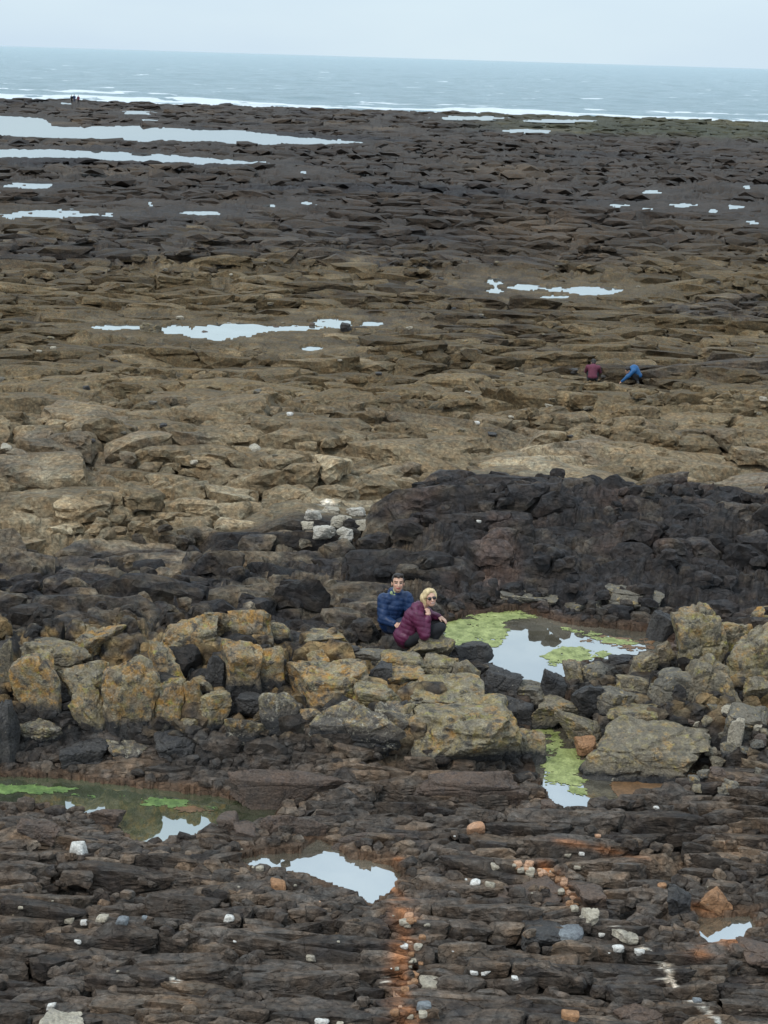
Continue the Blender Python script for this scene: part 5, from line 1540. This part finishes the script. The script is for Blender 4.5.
hp = [('e', TH(hc, R, (0, -0.03, 0.048)), (0.092, 0.098, 0.084), R), ('e', TH(hc, R, (0.055, -0.06, 0.0)), (0.066, 0.07, 0.085), R), ('c', TH(hc, R, (0.06, -0.04, -0.03)), TH(hc, R, (0.105, -0.05, -0.11)), 0.032, 0.012), ('c', TH(hc, R, (0.03, 0.066, 0.084)), TH(hc, R, (0.08, 0.03, 0.03)), 0.016, 0.020), ('e', TH(hc, R, (0.068, 0.005, 0.03)), (0.020, 0.040, 0.055), R),
      ('e', TH(hc, R, (-0.068, 0.005, 0.03)), (0.020, 0.040, 0.055), R), ('c', TH(hc, R, (0.06, -0.08, -0.02)), TH(hc, R, (0.10, -0.09, -0.085)), 0.045, 0.022),
      ('c', TH(hc, R, (0.072, 0.0, -0.02)), TH(hc, R, (0.08, 0.005, -0.09)), 0.018, 0.010), ('e', TH(hc, R, (0, 0.045, 0.092)), (0.055, 0.030, 0.020), R)]
hr = blob('hair', hp, PM['blonde'], W_, 0.006, 2)
_n = len(hr.data.vertices); _c = np.empty(_n * 3, np.float32); hr.data.vertices.foreach_get('co', _c); _c = _c.reshape(-1, 3)
_m = np.empty(_n * 3, np.float32); hr.data.vertex_normals.foreach_get('vector', _m); _m = _m.reshape(-1, 3)
_l = (_c - np.array(hc)) @ np.array(R)
_c += _m * (0.008 * noise3((_l * np.array([60, 60, 14])).astype(float), 7))[:, None]      # strands
hr.data.vertices.foreach_set('co', _c.ravel())
sg = [('e', TH(hc, R, (-0.031, 0.092, 0.006)), (0.027, 0.008, 0.021), R), ('e', TH(hc, R, (0.031, 0.092, 0.006)), (0.027, 0.008, 0.021), R),
      ('c', TH(hc, R, (-0.02, 0.098, 0.014)), TH(hc, R, (0.02, 0.098, 0.014)), 0.0045, 0.0045, 8), ('c', TH(hc, R, (-0.056, 0.084, 0.014)), TH(hc, R, (-0.086, -0.01, 0.008)), 0.004, 0.004, 8),
      ('c', TH(hc, R, (0.056, 0.084, 0.014)), TH(hc, R, (0.086, -0.01, 0.008)), 0.004, 0.004, 8)]
blob('sunglasses', sg, PM['lens'], W_, 0.003, 1)

# --- the man: crouches behind her left, square to the viewer
mb = PADS[1][0]
M_ = root_at((mb[0] + 0.0, mb[1] + 0.22, PADS[1][2]), 'dark-haired man in a navy puffer jacket crouching behind the woman in maroon')
hip = V3(-0.01, 0.02, 0.18); chest = V3(0.0, -0.01, 0.45); nk = V3(0.03, -0.03, 0.625); hc = V3(0.055, -0.055, 0.775)
R = frame((0.10, -0.95, 0.22), -0.03)
sA, sB = V3(-0.125, -0.05, 0.545), V3(0.17, 0.02, 0.55)
eA, eB = V3(-0.125, -0.15, 0.30), V3(0.26, -0.06, 0.32)
wA, wB = V3(0.02, -0.24, 0.27), V3(0.16, -0.22, 0.29)
kA, kB = V3(0.30, -0.20, 0.33), V3(0.34, 0.06, 0.33)
aA, aB = V3(0.16, -0.16, 0.07), V3(0.20, 0.08, 0.07)
body = [('e', hip, (0.15, 0.14, 0.13)), ('c', hip, chest, 0.13, 0.13), ('e', chest, (0.16, 0.115, 0.15)), ('c', sA + V3(0.05, 0, 0), sB - V3(0.05, 0, 0), 0.07, 0.07), ('c', nk - V3(0.01, 0, 0.07), nk, 0.07, 0.056),
        ('c', nk, hc + V3(0, 0.01, -0.06), 0.054, 0.052)] + head_parts(hc, R, 1.04)
for s_, e_, w_ in ((sA, eA, wA), (sB, eB, wB)):
    body += [('c', s_, e_, 0.05, 0.04), ('c', e_, w_, 0.04, 0.027)]
body += hand_parts(wA, V3(1, -0.45, 0.0), V3(0, 0.1, -1), 0.7) + hand_parts(wB, V3(-0.7, -0.7, -0.1), V3(0.1, 0, -1), 0.7)
for k_, a_ in ((kA, aA), (kB, aB)):
    body += [('c', V3(0.02, k_[1] * 0.5, 0.18), k_, 0.08, 0.055), ('c', k_, a_, 0.052, 0.038), ('c', a_, a_ + V3(0.14, -0.05, -0.04), 0.036, 0.028)]
ob = blob('body', body, SKIN, M_, 0.0062, 3); paint(ob, hc, R, 1.04, (0.50, 0.29, 0.20))
jk = [('e', hip + V3(0, 0, 0.0), (0.17, 0.16, 0.15)), ('c', hip, chest, 0.145, 0.148), ('e', chest, (0.165, 0.14, 0.165)), ('c', sA + V3(0.06, 0, -0.01), sB - V3(0.06, 0, 0.01), 0.095, 0.095),
      ('c', nk - V3(0.01, -0.02, 0.07), nk + V3(0, 0.02, 0.0), 0.10, 0.078), ('e', nk + V3(0, 0.075, -0.01), (0.11, 0.055, 0.07))]
for s_, e_, w_ in ((sA, eA, wA), (sB, eB, wB)):
    jk += [('c', s_, e_, 0.088, 0.078), ('c', e_, w_ + (e_ - w_) * 0.05, 0.078, 0.05)]
blob('jacket', jk, PM['navy'], M_, 0.0085, 5, 0.066)
blob('shirt_collar', [('c', nk - V3(0.01, 0.0, 0.04), nk + V3(0.0, 0.0, 0.022), 0.070, 0.060), ('e', nk + V3(-0.055, -0.03, 0.012), (0.022, 0.03, 0.03))], PM['shirt'], M_, 0.007, 2)
tr = [('e', hip - V3(0, 0, 0.04), (0.15, 0.15, 0.11))]
for k_, a_ in ((kA, aA), (kB, aB)):
    tr += [('c', V3(0.02, k_[1] * 0.5, 0.17), k_, 0.10, 0.076), ('c', k_, a_, 0.072, 0.052)]
blob('trousers', tr, PM['jeans'], M_, 0.011, 4)
for a_ in (aA, aB):
    blob('boot', [('c', a_ + V3(-0.03, 0, 0.0), a_ + V3(0.05, -0.02, -0.02), 0.052, 0.047), ('c', a_ + V3(0.04, -0.02, -0.025), a_ + V3(0.16, -0.06, -0.038), 0.044, 0.036)], PM['boot'], M_, 0.01, 3)
hp = [('e', TH(hc, R, (0, -0.03, 0.058)), (0.082, 0.094, 0.076), R), ('e', TH(hc, R, (0, -0.065, 0.01)), (0.074, 0.055, 0.07), R), ('c', TH(hc, R, (-0.045, 0.05, 0.108)), TH(hc, R, (0.045, 0.055, 0.105)), 0.026, 0.022),
      ('e', TH(hc, R, (0.005, 0.078, 0.088)), (0.018, 0.014, 0.016), R), ('e', TH(hc, R, (-0.076, 0.012, 0.035)), (0.010, 0.022, 0.034), R), ('e', TH(hc, R, (0.076, 0.012, 0.035)), (0.010, 0.022, 0.034), R)]
blob('hair', hp, PM['darkhair'], M_, 0.0075, 2)


# --- people far off: bodies of the same build, seen small
def far_person(loc, label, J, top, legs, hair, s=1.0, rz=0.0, voxel=0.022):
    r = root_at(loc, label); r.rotation_euler = (0, 0, rz)
    hip, ch, nk, hd = [Vector(J[k]) for k in ('hip', 'chest', 'neck', 'head')]
    R = frame(J.get('look', (0, -1, 0)))
    body = [('e', hip, (0.14, 0.12, 0.12)), ('c', hip, ch, 0.12, 0.13), ('c', ch, nk, 0.11, 0.055), ('c', nk, hd, 0.05, 0.05)] + head_parts(hd, R)
    jk = [('e', hip, (0.165, 0.15, 0.12)), ('c', hip, ch, 0.145, 0.16), ('c', ch, nk, 0.14, 0.07)]
    tr = [('e', hip - V3(0, 0, 0.04), (0.155, 0.14, 0.12))]
    for sg_ in (0, 1):
        s_, e_, w_, k_, a_ = [Vector(J[q][sg_]) for q in ('sh', 'el', 'wr', 'kn', 'an')]
        body += [('c', s_, e_, 0.05, 0.04), ('c', e_, w_, 0.04, 0.028)] + hand_parts(w_, w_ - e_, (0, 0, -1), 0.5)
        jk += [('c', ch, s_, 0.11, 0.08), ('c', s_, e_, 0.08, 0.07), ('c', e_, w_, 0.065, 0.045)]
        h_ = hip + (s_ - ch) * 0.4
        body += [('c', h_, k_, 0.075, 0.05), ('c', k_, a_, 0.05, 0.035), ('c', a_, a_ + V3(0, -0.13, -0.03), 0.035, 0.028)]
        tr += [('c', h_, k_, 0.095, 0.072), ('c', k_, a_, 0.068, 0.052)]
        blob('boot', [('c', a_ + V3(0, 0.03, -0.01), a_ + V3(0, -0.14, -0.03), 0.05, 0.04)], PM['boot'], r, voxel * 0.8, 2)
    ob = blob('body', body, SKIN, r, voxel * 0.55, 2); paint(ob, hd, R, 1.0, SK)
    blob('jacket', jk, PM[top], r, voxel, 3); blob('trousers', tr, PM[legs], r, voxel, 3)
    blob('hair', [('e', TH(hd, R, (0, -0.025, 0.045)), (0.085, 0.095, 0.085), R), ('e', TH(hd, R, (0, -0.06, -0.02)), (0.072, 0.055, 0.08), R)], PM[hair], r, voxel * 0.7, 2)
    return r


def stand(dx=0.0):
    return dict(hip=(0, 0, 0.92), chest=(0, 0, 1.28), neck=(0, 0, 1.47), head=(0, -0.02, 1.62), sh=[(-0.18, 0, 1.4), (0.18, 0, 1.4)], el=[(-0.24, 0.02, 1.12), (0.25, 0.0, 1.12)],
                wr=[(-0.22, -0.1, 0.9), (0.2, -0.14, 0.95)], kn=[(-0.1, -0.03, 0.5), (0.12, -0.02, 0.5)], an=[(-0.12, 0.02, 0.09), (0.14, 0.02, 0.09)])


squat = dict(hip=(0, 0, 0.22), chest=(0.0, -0.10, 0.46), neck=(0, -0.17, 0.56), head=(0.0, -0.24, 0.62), look=(0, -0.8, -0.5), sh=[(-0.17, -0.11, 0.5), (0.17, -0.11, 0.5)],
             el=[(-0.22, -0.27, 0.32), (0.22, -0.27, 0.32)], wr=[(-0.10, -0.42, 0.22), (0.10, -0.42, 0.2)], kn=[(-0.17, -0.36, 0.36), (0.17, -0.36, 0.36)], an=[(-0.13, -0.12, 0.09), (0.13, -0.12, 0.09)])
bend = dict(hip=(0.12, 0, 0.26), chest=(0.0, 0.0, 0.46), neck=(-0.12, -0.05, 0.47), head=(-0.21, -0.08, 0.43), look=(-0.7, -0.2, -0.7), sh=[(-0.05, -0.18, 0.44), (-0.02, 0.17, 0.46)],
            el=[(-0.22, -0.22, 0.26), (-0.12, 0.2, 0.26)], wr=[(-0.40, -0.18, 0.08), (-0.25, 0.14, 0.12)], kn=[(-0.12, -0.17, 0.32), (-0.08, 0.17, 0.32)], an=[(0.12, -0.13, 0.09), (0.12, 0.13, 0.09)])
g = PADS[2]
far_person((g[0][0], g[0][1], g[2]), 'person in a wine-coloured top squatting on the brown platform, back to the viewer', squat, 'wine', 'blackc', 'darkhair', rz=math.pi * 0.95)
g = PADS[3]
far_person((g[0][0] + 0.1, g[0][1], g[2]), 'person in a bright blue jacket bending down to reach the rock', bend, 'blue', 'blackc', 'darkhair')
for (x, y, top, legs, lab) in ((74.5, 104.5, 'navy', 'jeans', 'tiny person in a blue jacket standing at the reef edge, tallest of three'),
                               (78.5, 105.5, 'wine', 'blackc', 'tiny person in a dark red top near the surf, right of the one in blue'),
                               (72.0, 105.5, 'blackc', 'blackc', 'tiny person in black near the surf, left of the one in blue')):
    q = hit(x, y)
    far_person((q[0], q[1], ground_z(q[0], q[1])), lab, stand(), top, legs, 'darkhair', voxel=0.04)
